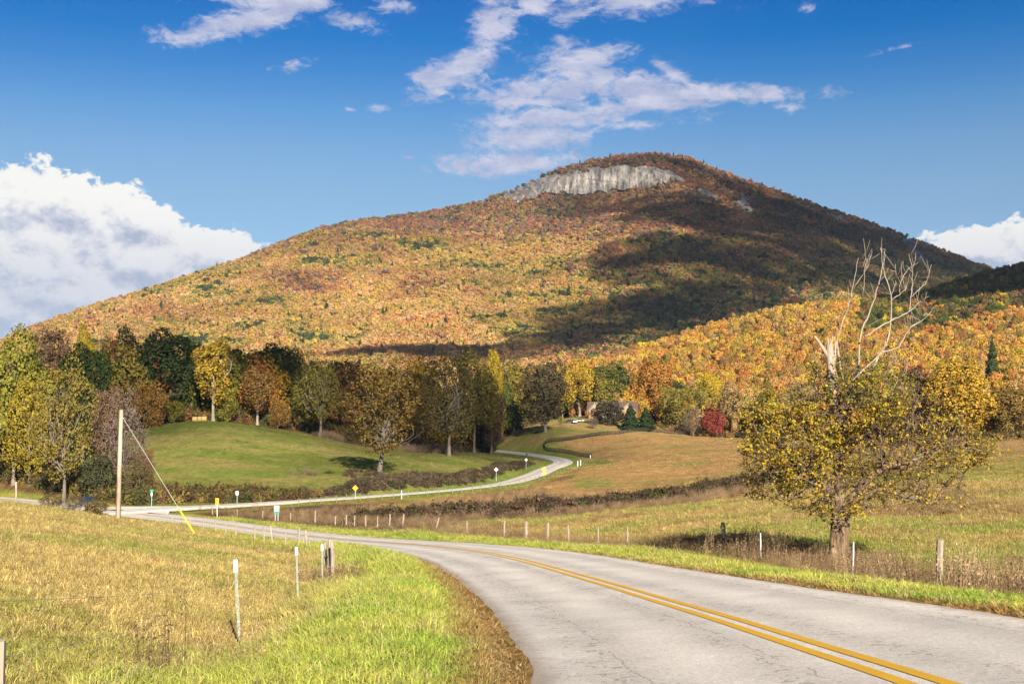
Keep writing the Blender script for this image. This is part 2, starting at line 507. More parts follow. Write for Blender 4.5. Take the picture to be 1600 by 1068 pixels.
# ------------------------------------------------------------------ terrain: a thin-plate surface through surveyed points
CTRL = [  # px, py, distance
    # near left field and its rounded brow
    (0, 1068, 10.5), (-300, 1040, 11), (375, 1012, 20.6), (466, 950, 31), (505, 918, 42), (200, 1068, 12.5), (330, 1068, 14), (0, 950, 19), (200, 960, 21.5),
    (0, 880, 29), (200, 900, 31), (350, 900, 35), (0, 787, 88), (100, 799, 95), (187, 813, 102), (250, 826, 98), (305, 838, 92), (420, 856, 78), (-300, 740, 80), (-700, 700, 80), (0, 830, 48), (200, 850, 50), (330, 868, 52),
    (560, 1000, 18), (600, 930, 27), (480, 880, 55),
    (60, 815, 150), (-200, 790, 160), (-500, 760, 160), (-400, 760, 240),
    # right of the main road
    (1465, 914, 35), (1312, 887, 48), (1190, 868, 52), (980, 855, 70), (1600, 925, 36), (1900, 930, 36), (2300, 960, 30),
    (1400, 842, 62), (1180, 838, 62), (1550, 835, 66), (1900, 820, 66), (2500, 820, 60),
    (800, 834, 100), (800, 815, 130), (700, 822, 112), (600, 824, 118), (800, 803, 155), (650, 808, 160), (800, 781, 200),
    (500, 806, 165), (420, 800, 172), (1000, 818, 95), (1000, 799, 122), (1000, 788, 165), (1000, 762, 232), (1000, 722, 380), (1000, 681, 500),
    (1150, 800, 100), (1150, 770, 165), (1150, 735, 260), (1150, 700, 420), (1150, 685, 520),
    (1350, 790, 100), (1350, 755, 160), (1350, 715, 280), (1350, 692, 430), (1550, 780, 100), (1560, 745, 150), (1580, 715, 230), (1580, 692, 330), (1900, 770, 100), (2000, 690, 320), (1560, 678, 400), (2400, 680, 300), (2600, 700, 130),
    (900, 745, 265), (900, 735, 300), (950, 725, 345),
    # green field hill left of the side road
    (450, 776, 212), (330, 781, 205), (250, 782, 205), (240, 740, 240), (400, 740, 245), (240, 667, 325), (310, 657.5, 332), (400, 665, 335), (480, 678, 335), (540, 691, 340), (593, 741, 245), (480, 735, 250), (350, 700, 275), (480, 705, 285),
    (600, 698, 345), (650, 712, 325), (703, 712, 330), (740, 718, 335), (680, 740, 270), (780, 728, 330), (790, 715, 400), (745, 708, 440), (700, 704.5, 430), (680, 704, 400), (720, 710, 400), (665, 701, 440), (690, 699, 480), (640, 697, 450),
    (310, 660, 380), (480, 676, 400), (100, 680, 340), (20, 700, 300), (60, 745, 245), (140, 760, 230), (-100, 735, 250), (-300, 720, 300),
    # lawn, house, knoll
    (560, 690, 420), (640, 690, 600), (700, 689, 570), (760, 687, 535), (745, 704, 475), (720, 703, 480), (770, 706.5, 470), (850, 673, 510), (925, 715, 455), (850, 699, 470), (880, 690, 490), (921, 682, 505), (970, 677.5, 520), (1019, 676, 530), (1067, 679, 550),
    (900, 658, 560), (950, 653, 575), (1000, 662, 555), (800, 674, 560), (950, 648, 640), (1100, 672, 620), (700, 680, 620), (500, 672, 600), (300, 662, 520), (1300, 676, 560), (1000, 640, 760), (600, 660, 800), (200, 655, 700), (-200, 665, 500), (-600, 680, 400), (1700, 660, 520), (2300, 650, 520),
    # foot of the mountain
    (800, 625, 1000), (300, 635, 1000), (-300, 640, 1000), (1400, 610, 900), (2200, 600, 900), (-900, 650, 900),
]
WX, WY = [], []


def warp(x, y):
    yy = np.maximum(y, -12.0) + 30.0
    return 3.0 * np.clip(np.asarray(x) / yy, -2.5, 2.5), np.log(yy)


pts = [P3(*c) for c in CTRL]
pts += [np.array([-4.0, 0.0, -1.62]), np.array([-4.0, 4.0, -1.75]), np.array([0.0, 2.0, -1.66]), np.array([-12.0, 2.0, -1.75]), np.array([-25.0, 2.0, -1.6]), np.array([0, -12.0, -1.2]), np.array([-20.0, -12, -1.2]),
        np.array([25.0, 0.0, -2.2]), np.array([12.0, -12, -1.0]), np.array([30.0, -12, -1.6]), np.array([14.0, 12.0, -3.1]), np.array([30.0, 14.0, -4.0])]
for i in range(2, len(MAIN) - 8, 3):
    pts.append(MAIN[i, :3])
for i in range(3, len(SIDE), 4):
    pts.append(SIDE[i, :3])
pts = np.array(pts)
cu, cw = warp(pts[:, 0], pts[:, 1])
cq = pts[:, 2] / (np.maximum(pts[:, 1], -12) + 30)


def tps_k(r2):
    return 0.5 * r2 * np.log(r2 + 1e-12)


NTP = len(pts)
K = tps_k((cu[:, None] - cu) ** 2 + (cw[:, None] - cw) ** 2) + 2e-4 * np.eye(NTP)
Pm = np.stack([np.ones(NTP), cu, cw], 1)
A_ = np.block([[K, Pm], [Pm.T, np.zeros((3, 3))]])
sol = np.linalg.solve(A_, np.concatenate([cq, np.zeros(3)]))


def tps(x, y):
    u, w = warp(x, y)
    out = np.empty(len(u))
    for a in range(0, len(u), 20000):
        uu, ww = u[a:a + 20000], w[a:a + 20000]
        k_ = tps_k((uu[:, None] - cu) ** 2 + (ww[:, None] - cw) ** 2)
        out[a:a + 20000] = k_ @ sol[:NTP] + sol[NTP] + sol[NTP + 1] * uu + sol[NTP + 2] * ww
    return out * (np.maximum(y, -12) + 30)


def ground_z(x, y, full=False):
    shp = np.shape(x)
    x = np.atleast_1d(np.asarray(x, float)).ravel()
    y = np.atleast_1d(np.asarray(y, float)).ravel()
    z = tps(x, y)
    # far beyond the site the land flattens out
    far = sstep(y, 900, 1500)
    z = z * (1 - far) + (-10.0) * far
    side = sstep(np.abs(x) / (np.maximum(y, 0) + 60), 0.9, 1.6)
    z = z * (1 - side) + (-6.0 - 0.01 * np.clip(y, 0, 500)) * side
    z = z + (fbm(x / 9.0, y / 9.0, 3, 5) - 0.5) * (0.25 + 0.5 * sstep(y, 60, 300)) + (fbm(x / 1.7, y / 1.7, 3, 9) - 0.5) * 0.12
    om, zm, im = road_query(x, y, MR)
    os_, zs, is_ = road_query(x, y, SR)
    wm = 1 - sstep(np.abs(om), HW_M + 0.25, HW_M + 4.5)
    ws = 1 - sstep(np.abs(os_), HW_S + 0.4, HW_S + 5.0)
    drop = 0.015 + 0.0006 * np.maximum(y, 0)
    crown = np.clip(np.abs(om) - HW_M, 0, 1.0) * 0.0
    z = z * (1 - ws) + (zs - drop) * ws
    z = z * (1 - wm) + (zm - drop - crown) * wm
    # the paved mouth of the junction
    jx, jy = -45.5, 177.0
    wj = 1 - sstep(np.hypot(x - jx, y - jy), 12, 22)
    z = z * (1 - wj * (1 - wm)) + (-13.86 - 0.16) * wj * (1 - wm)
    if full:
        return z, om, os_
    return z.reshape(shp) if shp else float(z[0])


# ------------------------------------------------------------------ ground sheet: fine near the road, coarse towards the horizon
vs = np.concatenate([np.linspace(math.log(16), math.log(730), 500), np.linspace(math.log(730), math.log(9000), 60)[1:]])
us = np.concatenate([-np.geomspace(12, 0.56, 46), np.linspace(-0.54, 0.54, 400), np.geomspace(0.56, 12, 46)])
YY = np.exp(vs) - 30
XX = np.clip(us[None, :] * (np.maximum(YY[:, None], -30) + 30), -6000, 6000) + us[None, :] * 0.01
GY = np.broadcast_to(YY[:, None], XX.shape)
gx, gy = XX.ravel(), GY.ravel().copy()
gz, gom, gos = ground_z(gx, gy, True)
NR, NC = XX.shape


def grid_faces(nr, nc):
    i = np.arange(nr - 1)[:, None] * nc + np.arange(nc - 1)[None, :]
    i = i.ravel()
    return np.stack([i, i + 1, i + nc + 1, i + nc], 1)


def inpoly(px, py, poly):
    poly = np.array(poly, float)
    c = np.zeros(len(px), bool)
    j = len(poly) - 1
    for i in range(len(poly)):
        xi, yi = poly[i]
        xj, yj = poly[j]
        t = ((yi > py) != (yj > py)) & (px < (xj - xi) * (py - yi) / (yj - yi + 1e-12) + xi)
        c ^= t
        j = i
    return c


def zone_colour(x, y, z, om, os_):
    """what grows where: base colours of the ground cover (albedo), by survey zones"""
    px, py = pix(x, y, z)
    n1 = fbm(x / 3.0, y / 3.0, 4, 21)
    n2 = fbm(x / 14.0, y / 14.0, 4, 31)
    n3 = fbm(x / 0.7, y / 0.7, 3, 41)
    n4 = fbm(x / 30.0, y / 7.0, 4, 51)
    C = lambda r, g, b: np.array([r, g, b])
    lerp = lambda a, b, t: a * (1 - t[:, None]) + b * t[:, None]
    m = lambda c: np.broadcast_to(C(*c), (len(x), 3)).copy()
    # default: dry field, tan with green
    field = lerp(m((0.33, 0.25, 0.095)), m((0.215, 0.21, 0.052)), sstep(n1 * 0.6 + n2 * 0.6, 0.50, 0.74))
    field = lerp(field, m((0.15, 0.095, 0.045)), sstep(n3 * 0.5 + n1 * 0.6, 0.62, 0.8) * 0.7)
    col = field.copy()
    green = lerp(m((0.19, 0.225, 0.042)), m((0.31, 0.28, 0.066)), sstep(n1, 0.3, 0.62))
    # brown hay field right of the side road and the wet weeds between the roads
    brown = lerp(m((0.32, 0.20, 0.085)), m((0.24, 0.18, 0.07)), sstep(n4, 0.45, 0.75))
    brown = lerp(brown, m((0.14, 0.19, 0.045)), sstep(n2, 0.66, 0.78) * 0.7)
    weed = lerp(m((0.17, 0.11, 0.06)), m((0.085, 0.06, 0.035)), sstep(n1 * 0.7 + n2 * 0.4, 0.4, 0.7))
    rightf = lerp(m((0.20, 0.21, 0.05)), m((0.32, 0.22, 0.085)), sstep(n4 * 0.7 + n1 * 0.5, 0.45, 0.75))
    rightf = lerp(rightf, m((0.24, 0.15, 0.065)), sstep(n2, 0.5, 0.68) * 0.75)
    rightf = lerp(rightf, m((0.13, 0.085, 0.045)), sstep(n1 * 0.7 + n2 * 0.4, 0.6, 0.72) * 0.6)
    hillg = lerp(m((0.13, 0.165, 0.035)), m((0.21, 0.185, 0.065)), sstep(n4 * 0.6 + n2 * 0.6, 0.45, 0.75))
    hillg = lerp(hillg, m((0.10, 0.15, 0.03)), sstep(n1, 0.6, 0.8) * 0.5)
    lawn = lerp(m((0.17, 0.18, 0.05)), m((0.27, 0.19, 0.08)), sstep(n2, 0.4, 0.65))
    litter = lerp(m((0.10, 0.065, 0.035)), m((0.17, 0.10, 0.04)), sstep(n1, 0.4, 0.7))
    right = om > 0
    k_ = right & (y > 5)
    col[k_] = rightf[k_]
    k_ = inpoly(px, py, [(250, 806), (420, 822), (590, 836), (760, 812), (900, 806), (960, 795), (1090, 778), (1160, 768), (1160, 755), (1000, 764), (880, 765), (800, 770), (600, 786), (300, 795)]) & right
    col[k_] = weed[k_]
    k_ = inpoly(px, py, [(560, 800), (800, 790), (1000, 778), (1180, 762), (1250, 740), (1240, 690), (1100, 672), (920, 670), (860, 690), (930, 712), (900, 745), (820, 765), (600, 785)]) & (y > 180)
    col[k_] = brown[k_]
    k_ = (os_ < 0) & (y > 185) & (px < 835) & (px > -200) & (py > 650)
    col[k_] = hillg[k_]
    k_ = (y > 395) & (px > 640) & (px < 1020) & (os_ > 3) & ~inpoly(px, py, [(850, 699), (880, 690), (921, 682), (970, 677.5), (1019, 676), (1067, 679), (1200, 690), (1200, 760), (925, 715)])
    col[k_] = lawn[k_]
    k_ = ((y > 336 + 12 * (n1 - .5)) & (px < 600)) | ((y > 600) & (px < 1030)) | ((px < 240) & (y > 195) & (om > 5) & (n2 > 0.3))
    k_ = k_ & ~inpoly(px, py, [(40, 760), (240, 700), (240, 660), (60, 720)])
    col[k_] = litter[k_]
    k_ = (px > 1030) & (y > np.interp(px, [1030, 1200, 1400, 1640, 3000], [566, 522, 352, 348, 345]))
    col[k_] = litter[k_]
    # verges
    a = np.abs(om) - HW_M
    wl = 3.2 + 1.2 * (n1 - 0.5)
    vg = (1 - sstep(a, wl - 0.5, wl + 0.8)) * (om < 0) * (y < 75) + (1 - sstep(a, 2.0, 3.4)) * (om > 0) + (1 - sstep(a, 3.2, 5.0)) * (om < 0) * (y >= 75)
    col = lerp(col, green, np.clip(vg, 0, 1))
    ew = np.where(om < 0, 0.72 + 0.45 * n1, 0.35 + 0.4 * n1) * (1 - 0.5 * sstep(y, 20, 60))
    edge = 1 - sstep(a + 0.25 * (n3 - 0.5), ew * 0.7, ew * 1.2)
    col = lerp(col, lerp(m((0.26, 0.14, 0.05)), m((0.17, 0.11, 0.06)), n3), edge * (0.9 - 0.4 * sstep(y, 30, 90)))
    b = np.abs(os_) - HW_S
    col = lerp(col, lerp(m((0.12, 0.19, 0.035)), m((0.2, 0.2, 0.06)), n2), (1 - sstep(b, 3.0, 5.0)) * ((os_ > 0) | (y > 190)) * (y > 150))
    col *= (0.82 + 0.36 * n3)[:, None]
    return col


gcol = zone_colour(gx, gy, gz, gom, gos)

# ---- materials: ground, asphalt, paint
MATS = {}


def new_mat(name):
    m_ = bpy.data.materials.new(name)
    m_.use_nodes = True
    MATS[name] = m_
    return m_, NT(m_.node_tree)


def finish(nt, bsdf):
    o = nt.n('ShaderNodeOutputMaterial')
    nt.put(o.inputs[0], bsdf)


def principled(nt, colr, rough=0.9, spec=0.2, normal=None, metal=0.0):
    b = nt.n('ShaderNodeBsdfPrincipled')
    nt.put(b.inputs['Base Color'], colr)
    nt.put(b.inputs['Roughness'], rough)
    b.inputs['Specular IOR Level'].default_value = spec
    b.inputs['Metallic'].default_value = metal
    if normal is not None:
        nt.put(b.inputs['Normal'], normal)
    return b.outputs[0]


def bump(nt, h, strength, dist):
    b = nt.n('ShaderNodeBump')
    b.inputs['Strength'].default_value = strength
    b.inputs['Distance'].default_value = dist
    nt.put(b.inputs['Height'], h)
    return b.outputs[0]


def simple(name, colr, rough=0.8, spec=0.25, var=0.25, scale=3.0, metal=0.0, stretch=(1, 1, 1), second=None):
    m_, nt = new_mat(name)
    t = nt.n('ShaderNodeTexCoord')
    v = nt.vmath('MULTIPLY', t.outputs['Object'], stretch)
    nz = nt.noise(v, scale, 5, 0.65)
    a = tuple(c * (1 - var) for c in colr)
    b = tuple(min(1, c * (1 + var)) for c in (second or colr))
    c_ = nt.ramp(nz, [(0.3, a), (0.7, b)])
    finish(nt, principled(nt, c_, rough, spec, metal=metal))
    return m_


gm, nt = new_mat('ground')
geo = nt.n('ShaderNodeNewGeometry')
at = nt.n('ShaderNodeAttribute', attribute_name='cover')
pos = geo.outputs['Position']
nf = nt.noise(pos, 9.0, 4, 0.7)
nm = nt.noise(pos, 1.1, 5, 0.65)
nl_ = nt.noise(nt.vmath('MULTIPLY', pos, (0.25, 0.3, 0.3)), 1.0, 6, 0.65)
c_ = nt.mix(1.0, at.outputs['Color'], nt.ramp(nf, [(0.3, (0.6, 0.6, 0.58)), (0.7, (1.3, 1.3, 1.25))]), 'MULTIPLY')
c_ = nt.mix(1.0, c_, nt.ramp(nm, [(0.3, (0.78, 0.72, 0.62)), (0.7, (1.2, 1.18, 1.2))]), 'MULTIPLY')
c_ = nt.mix(1.0, c_, nt.ramp(nl_, [(0.3, (0.75, 0.78, 0.7)), (0.7, (1.22, 1.15, 1.2))]), 'MULTIPLY')
hh = nt.math('MULTIPLY_ADD', nf, 0.12, nt.math('MULTIPLY', nm, 0.5))
finish(nt, principled(nt, c_, 1.0, 0.0, bump(nt, hh, 0.9, 0.5)))

gme = np_mesh('ground', np.stack([gx, gy, gz], 1), grid_faces(NR, NC), smooth=True)
set_attr(gme, 'cover', gcol, 'FLOAT_COLOR')
ground = tag(link('ground', gme, gm), kind='structure')

# asphalt: worn chip-seal, with cracks and darker wheel tracks' edges; offsets across the road come as an attribute
am, nt = new_mat('asphalt')
geo = nt.n('ShaderNodeNewGeometry')
pos = geo.outputs['Position']
at = nt.n('ShaderNodeAttribute', attribute_name='lane')
su = nt.n('ShaderNodeSeparateXYZ')
nt.put(su.inputs[0], at.outputs['Vector'])
ln, al, yellowish = su.outputs
grit = nt.noise(pos, 60.0, 3, 0.75)
grit2 = nt.noise(pos, 16.0, 3, 0.7)
patch = nt.noise(pos, 0.45, 5, 0.6)
c_ = nt.ramp(grit, [(0.3, (0.30, 0.282, 0.258)), (0.5, (0.555, 0.52, 0.475)), (0.72, (0.70, 0.66, 0.61))])
c_ = nt.mix(1.0, c_, nt.ramp(patch, [(0.3, (0.86, 0.85, 0.85)), (0.7, (1.1, 1.08, 1.05))]), 'MULTIPLY')
c_ = nt.mix(1.0, c_, nt.ramp(grit2, [(0.3, (0.78, 0.77, 0.76)), (0.7, (1.15, 1.15, 1.15))]), 'MULTIPLY')
# raveled chip loss along strips of the lanes
vor = nt.n('ShaderNodeTexVoronoi', feature='DISTANCE_TO_EDGE')
warpv = nt.vmath('ADD', nt.xyz(nt.math('MULTIPLY', ln, 2.4), nt.math('MULTIPLY', al, 1.5), 0.0),
                 nt.vmath('SCALE', nt.n('ShaderNodeTexNoise').outputs[1], 0.0))
dn = nt.n('ShaderNodeTexNoise')
nt.put(dn.inputs['Vector'], pos)
dn.inputs['Scale'].default_value = 2.6
dn.inputs['Detail'].default_value = 5
warpv = nt.vmath('ADD', warpv, nt.vmath('SCALE', dn.outputs[1], 1.7))
nt.put(vor.inputs['Vector'], warpv)
vor.inputs['Scale'].default_value = 1.0
wob = nt.math('MULTIPLY_ADD', nt.math('SUBTRACT', nt.noise(pos, 0.5, 4, 0.6), 0.5), 1.0, ln)


def strip(c, w):
    return nt.math('SUBTRACT', 1.0, nt.math('DIVIDE', nt.math('ABSOLUTE', nt.math('SUBTRACT', wob, c)), w), clamp=True)


strips = nt.math('MAXIMUM', nt.math('MAXIMUM', strip(-0.75, 0.35), strip(-2.45, 0.55)), nt.math('MAXIMUM', strip(0.75, 0.3), strip(2.7, 0.3)))
crk = nt.math('LESS_THAN', vor.outputs[0], nt.math('MULTIPLY', strips, 0.05))
brk = nt.math('GREATER_THAN', nt.noise(pos, 7.0, 4, 0.7), 0.51)
crk = nt.math('MULTIPLY', crk, brk)
# long cracks that follow the lanes
wig = nt.math('MULTIPLY_ADD', nt.math('SUBTRACT', nt.noise(nt.xyz(nt.math('MULTIPLY', al, 1.0), 0.0, 0.0), 0.9, 6, 0.75), 0.5), 0.5, ln)
for c0_, w0_ in ((2.42, 0.012), (-0.62, 0.010), (-2.2, 0.009)):
    lng = nt.math('LESS_THAN', nt.math('ABSOLUTE', nt.math('SUBTRACT', wig, c0_)), w0_)
    lng = nt.math('MULTIPLY', lng, nt.math('GREATER_THAN', nt.noise(pos, 1.1, 3, 0.7), 0.46))
    crk = nt.math('MAXIMUM', crk, lng)
speck = nt.math('LESS_THAN', nt.noise(pos, 24.0, 2, 0.6), 0.36)
crk = nt.math('MAXIMUM', crk, nt.math('MULTIPLY', speck, 0.5))
c_ = nt.mix(nt.math('MULTIPLY', crk, 0.55), c_, (0.11, 0.10, 0.09))
# wheel paths polished a little paler, the oil strip between them darker
wpath = nt.math('SINE', nt.math('MULTIPLY_ADD', nt.math('ABSOLUTE', wob), 3.9, 2.2))
c_ = nt.mix(1.0, c_, nt.ramp(nt.math('MULTIPLY_ADD', wpath, 0.5, 0.5), [(0.0, (0.86, 0.845, 0.825)), (1.0, (1.05, 1.04, 1.02))]), 'MULTIPLY')
# ragged dusty edge
edge = nt.smooth(nt.math('ADD', nt.math('ABSOLUTE', ln), nt.math('MULTIPLY', nt.noise(pos, 3.0, 4, 0.7), 0.5)), 3.1, 3.5)
c_ = nt.mix(nt.math('MULTIPLY', edge, 0.55), c_, (0.22, 0.15, 0.09))
c_ = nt.mix(nt.math('GREATER_THAN', nt.math('ABSOLUTE', ln), 3.32), c_, (0.20, 0.12, 0.06))
finish(nt, principled(nt, c_, 0.93, 0.15, bump(nt, nt.math('MULTIPLY_ADD', crk, -1.2, grit), 0.45, 0.012)))

ym, nt = new_mat('yellow_paint')
geo = nt.n('ShaderNodeNewGeometry')
wn = nt.noise(geo.outputs['Position'], 22.0, 5, 0.75)
wn2 = nt.noise(geo.outputs['Position'], 1.3, 4, 0.7)
c_ = nt.ramp(nt.math('MULTIPLY_ADD', wn2, 0.35, nt.math('MULTIPLY', wn, 0.8)), [(0.36, (0.30, 0.24, 0.16)), (0.46, (0.50, 0.27, 0.015)), (0.7, (0.60, 0.33, 0.012))])
finish(nt, principled(nt, c_, 0.7, 0.25))
white_road = simple('white_paint_road', (0.62, 0.62, 0.6), 0.8, 0.2, 0.2, 6)


def ribbon(R, offs, lift, wobble=None):
    ch, sh = np.cos(R[:, 3]), np.sin(R[:, 3])
    V, A = [], []
    S = np.concatenate([[0], np.cumsum(np.hypot(np.diff(R[:, 0]), np.diff(R[:, 1])))])
    for j, o in enumerate(offs):
        oo = np.full(len(R), float(o))
        if wobble is not None and j in (0, len(offs) - 1):
            oo = oo + np.sign(o) * wobble
        V.append(np.stack([R[:, 0] + oo * ch, R[:, 1] - oo * sh, R[:, 2] + oo * R[:, 4] + lift], 1))
        A.append(np.stack([oo, S, 0 * oo], 1))
    V, A = np.stack(V, 1), np.stack(A, 1)
    return V.reshape(-1, 3), grid_faces(len(R), len(offs))[:, ::-1], A.reshape(-1, 3)


def road(name, R, hw, lift):
    S = np.arange(len(R)) * 0.5
    wob = (fbm(S * 1.3, S * 0, 3, 77) - 0.5) * 0.16
    V, F, A = ribbon(R, [-hw, -hw * 0.7, -hw * 0.35, 0, hw * 0.35, hw * 0.7, hw], lift, wob)
    # a little skirt so that the slab has an edge
    nv = len(V)
    i = np.arange(len(R) - 1)
    nc = 7
    ch, sh = np.cos(R[:, 3]), np.sin(R[:, 3])
    VL = V[0::nc] + np.stack([-ch * 0.5, sh * 0.5, np.full(len(R), -0.3)], 1)
    VR = V[nc - 1::nc] + np.stack([ch * 0.5, -sh * 0.5, np.full(len(R), -0.3)], 1)
    FL = np.stack([nv + i, nv + i + 1, (i + 1) * nc, i * nc], 1)
    FR = np.stack([i * nc + nc - 1, (i + 1) * nc + nc - 1, nv + len(R) + i + 1, nv + len(R) + i], 1)
    V = np.vstack([V, VL, VR])
    A = np.vstack([A, A[0::nc] + np.array([-0.5, 0, 0]), A[nc - 1::nc] + np.array([0.5, 0, 0])])
    me = np_mesh(name, V, [F, FL, FR], smooth=False)
    set_attr(me, 'lane', A, 'FLOAT_VECTOR')
    return tag(link(name, me, am), kind='structure')


road('main_road', MR, HW_M, 0.0)
road('side_road', SR, HW_S, 0.0)
for o in (-0.15, 0.15):
    V, F, A = ribbon(MR[:], [o - 0.075, o + 0.075], 0.006)
    V[:, 2] += 0.00005 * np.maximum(V[:, 1], 0)
    tag(link('centre_line', np_mesh('centre_line', V, F), ym), kind='structure')
    V, F, A = ribbon(SR[12:], [o - 0.065, o + 0.065], 0.02)
    V[:, 2] += 0.00005 * np.maximum(V[:, 1], 0)
    tag(link('centre_line', np_mesh('centre_line', V, F), ym), kind='structure')
for o in (-2.75, 2.75):
    V, F, A = ribbon(SR[26 if o < 0 else 14:], [o - 0.055, o + 0.055], 0.02)
    V[:, 2] += 0.00005 * np.maximum(V[:, 1], 0)
    tag(link('edge_line', np_mesh('edge_line', V, F), white_road), kind='structure')
# paved mouth of the junction
ZJ = -13.84


def onplane(px, py, zz):
    Y = zz * -2000 / (py - 640)
    return ((px - 800) / 2000 * Y, Y, zz)


mouth = [onplane(*p, ZJ) for p in [(165, 791.5), (205, 790.8), (245, 790.4), (300, 789.9), (340, 788.6), (352, 790.2), (330, 791.8), (299, 793.7), (283, 795.0), (270, 797.0), (263, 799.5), (262, 803.5), (240, 801), (200, 797)]]
jm = MB().add(mouth, [tuple(range(len(mouth)))[::-1]])
tag(jm.build('junction_paving', am), kind='structure')
cur = [onplane(*p, ZJ + 0.02) for p in [(262.8, 801.5), (262.5, 799.3), (265.5, 797.6), (271, 796.3), (283, 794.6), (299, 793.2), (320, 791.9), (342, 790.4), (395, 786.8)]]
cur = np.array(cur)
tt = np.gradient(cur, axis=0)
nn = np.stack([-tt[:, 1], tt[:, 0], 0 * tt[:, 0]], 1)
nn /= np.linalg.norm(nn, axis=1)[:, None]
V = np.stack([cur - nn * 0.14, cur + nn * 0.14], 1).reshape(-1, 3)
tag(link('edge_line', np_mesh('edge_line', V, grid_faces(len(cur), 2)), white_road), kind='structure')
st = [onplane(*p, ZJ + 0.02) for p in [(196, 792.2), (229, 793.4), (229, 794.0), (196, 792.8)]]
tag(MB().add(st, [(0, 1, 2, 3)]).build('stop_line', white_road), kind='structure')

# ------------------------------------------------------------------ mountain and hill terrain
def lerp1(px, table):
    t = np.array(table, float)
    return np.interp(px, t[:, 0], t[:, 1])


SIL_M = [(-900, 660), (-500, 645), (-250, 615), (-60, 566), (20, 532), (70, 510), (150, 483), (250, 453), (350, 420), (430, 387), (500, 360), (560, 348), (640, 339), (690, 331), (750, 319), (800, 301), (830, 286), (870, 269),
         (920, 255), (970, 246), (1030, 243), (1080, 251), (1130, 272), (1200, 297), (1300, 332), (1380, 359), (1450, 386), (1530, 418), (1620, 450), (1800, 505), (2100, 560), (2600, 600)]
ROCKS = [[(778, 318), (800, 300), (822, 288), (870, 275), (920, 265), (970, 260), (1018, 261), (1046, 268), (1062, 279), (1076, 286), (1058, 287), (1030, 290), (1000, 297), (960, 299), (925, 306), (893, 308), (880, 302), (850, 306), (824, 312), (800, 319)],
         [(1084, 301), (1100, 297), (1126, 313), (1118, 316), (1100, 308)], [(1143, 320), (1160, 304), (1180, 331), (1168, 334)], [(1060, 303), (1080, 299), (1090, 305), (1070, 307)],
         [(1075, 396), (1092, 386), (1106, 400), (1088, 402)], [(1408, 378), (1425, 374), (1450, 408), (1438, 414)], [(1078, 268), (1098, 264), (1118, 278), (1100, 276)],
         [(1010, 305), (1030, 302), (1040, 306), (1020, 309)], [(1080, 320), (1092, 318), (1098, 324), (1084, 326)], [(1290, 336), (1312, 338), (1330, 346), (1306, 346)]]


def mountain_surface(px, t):
    """a place on the mountain: bearing px (as photographed), t from the foot (0) to the crest (1)"""
    sil = lerp1(px, SIL_M)
    yc = lerp1(px, [(-900, 2000), (100, 2250), (500, 2500), (800, 2600), (1500, 2650), (2600, 2500)])
    yb = 1150.0
    cm = np.exp(-((px - 930) / 150.0) ** 2)
    g = t * (1 - cm) + np.interp(t, [0, 0.78, 0.955, 1.0], [0, 0.90, 0.925, 1.0]) * cm
    Y = yb + (yc - yb) * g
    py = 625 + (sil - 625) * (t ** 0.92)
    x = (px - 800) / 2000 * Y
    z = (640 - py) / 2000 * Y
    k_ = np.clip(t * (1 - t) * 4, 0, 1)
    z = z + ((fbm(x / 260.0, Y / 420.0, 4, 61) - 0.5) * 95 + (fbm(x / 70.0, Y / 120.0, 3, 62) - 0.5) * 22) * k_ * (1 - 0.8 * cm * sstep(t, 0.6, 0.8))
    return x, Y, z, py


def mountain_cover(px, py, x, Y, r):
    """tree colour on the mountain by place and chance"""
    n1 = fbm(x / 150.0, Y / 190.0, 4, 71)
    n2 = fbm(x / 45.0, Y / 60.0, 3, 72)
    return n1, n2


pg = np.linspace(-900, 2600, 560)
tg = np.concatenate([np.linspace(0, 0.72, 60), np.linspace(0.73, 1.0, 60)])
PXG, TG = np.meshgrid(pg, tg)
mx, my, mz, mpy = mountain_surface(PXG.ravel(), TG.ravel())
back = []
for k_, (dy_, dz_) in enumerate([(60, -8), (300, -90), (900, -320), (1500, -560)]):
    i = slice((len(tg) - 1) * len(pg), None)
    back.append(np.stack([mx[i] * (1 + dy_ / my[i]), my[i] + dy_, np.maximum(mz[i] + dz_, -15)], 1))
V = np.vstack([np.stack([mx, my, mz], 1)] + back)
rock = np.zeros(len(V))
ap_x, ap_y = pix(V[:, 0], V[:, 1], V[:, 2])
for poly in ROCKS:
    rock[inpoly(ap_x, ap_y, poly)] = 1
me = np_mesh('mountain', V, grid_faces(len(tg) + 4, len(pg)), smooth=True)
mm, nt = new_mat('forest_floor')
geo = nt.n('ShaderNodeNewGeometry')
nz = nt.noise(geo.outputs['Position'], 0.06, 5, 0.6)
finish(nt, principled(nt, nt.ramp(nz, [(0.3, (0.07, 0.045, 0.03)), (0.7, (0.15, 0.085, 0.04))]), 1.0, 0.0))
mountain = tag(link('mountain', me, mm), kind='structure')

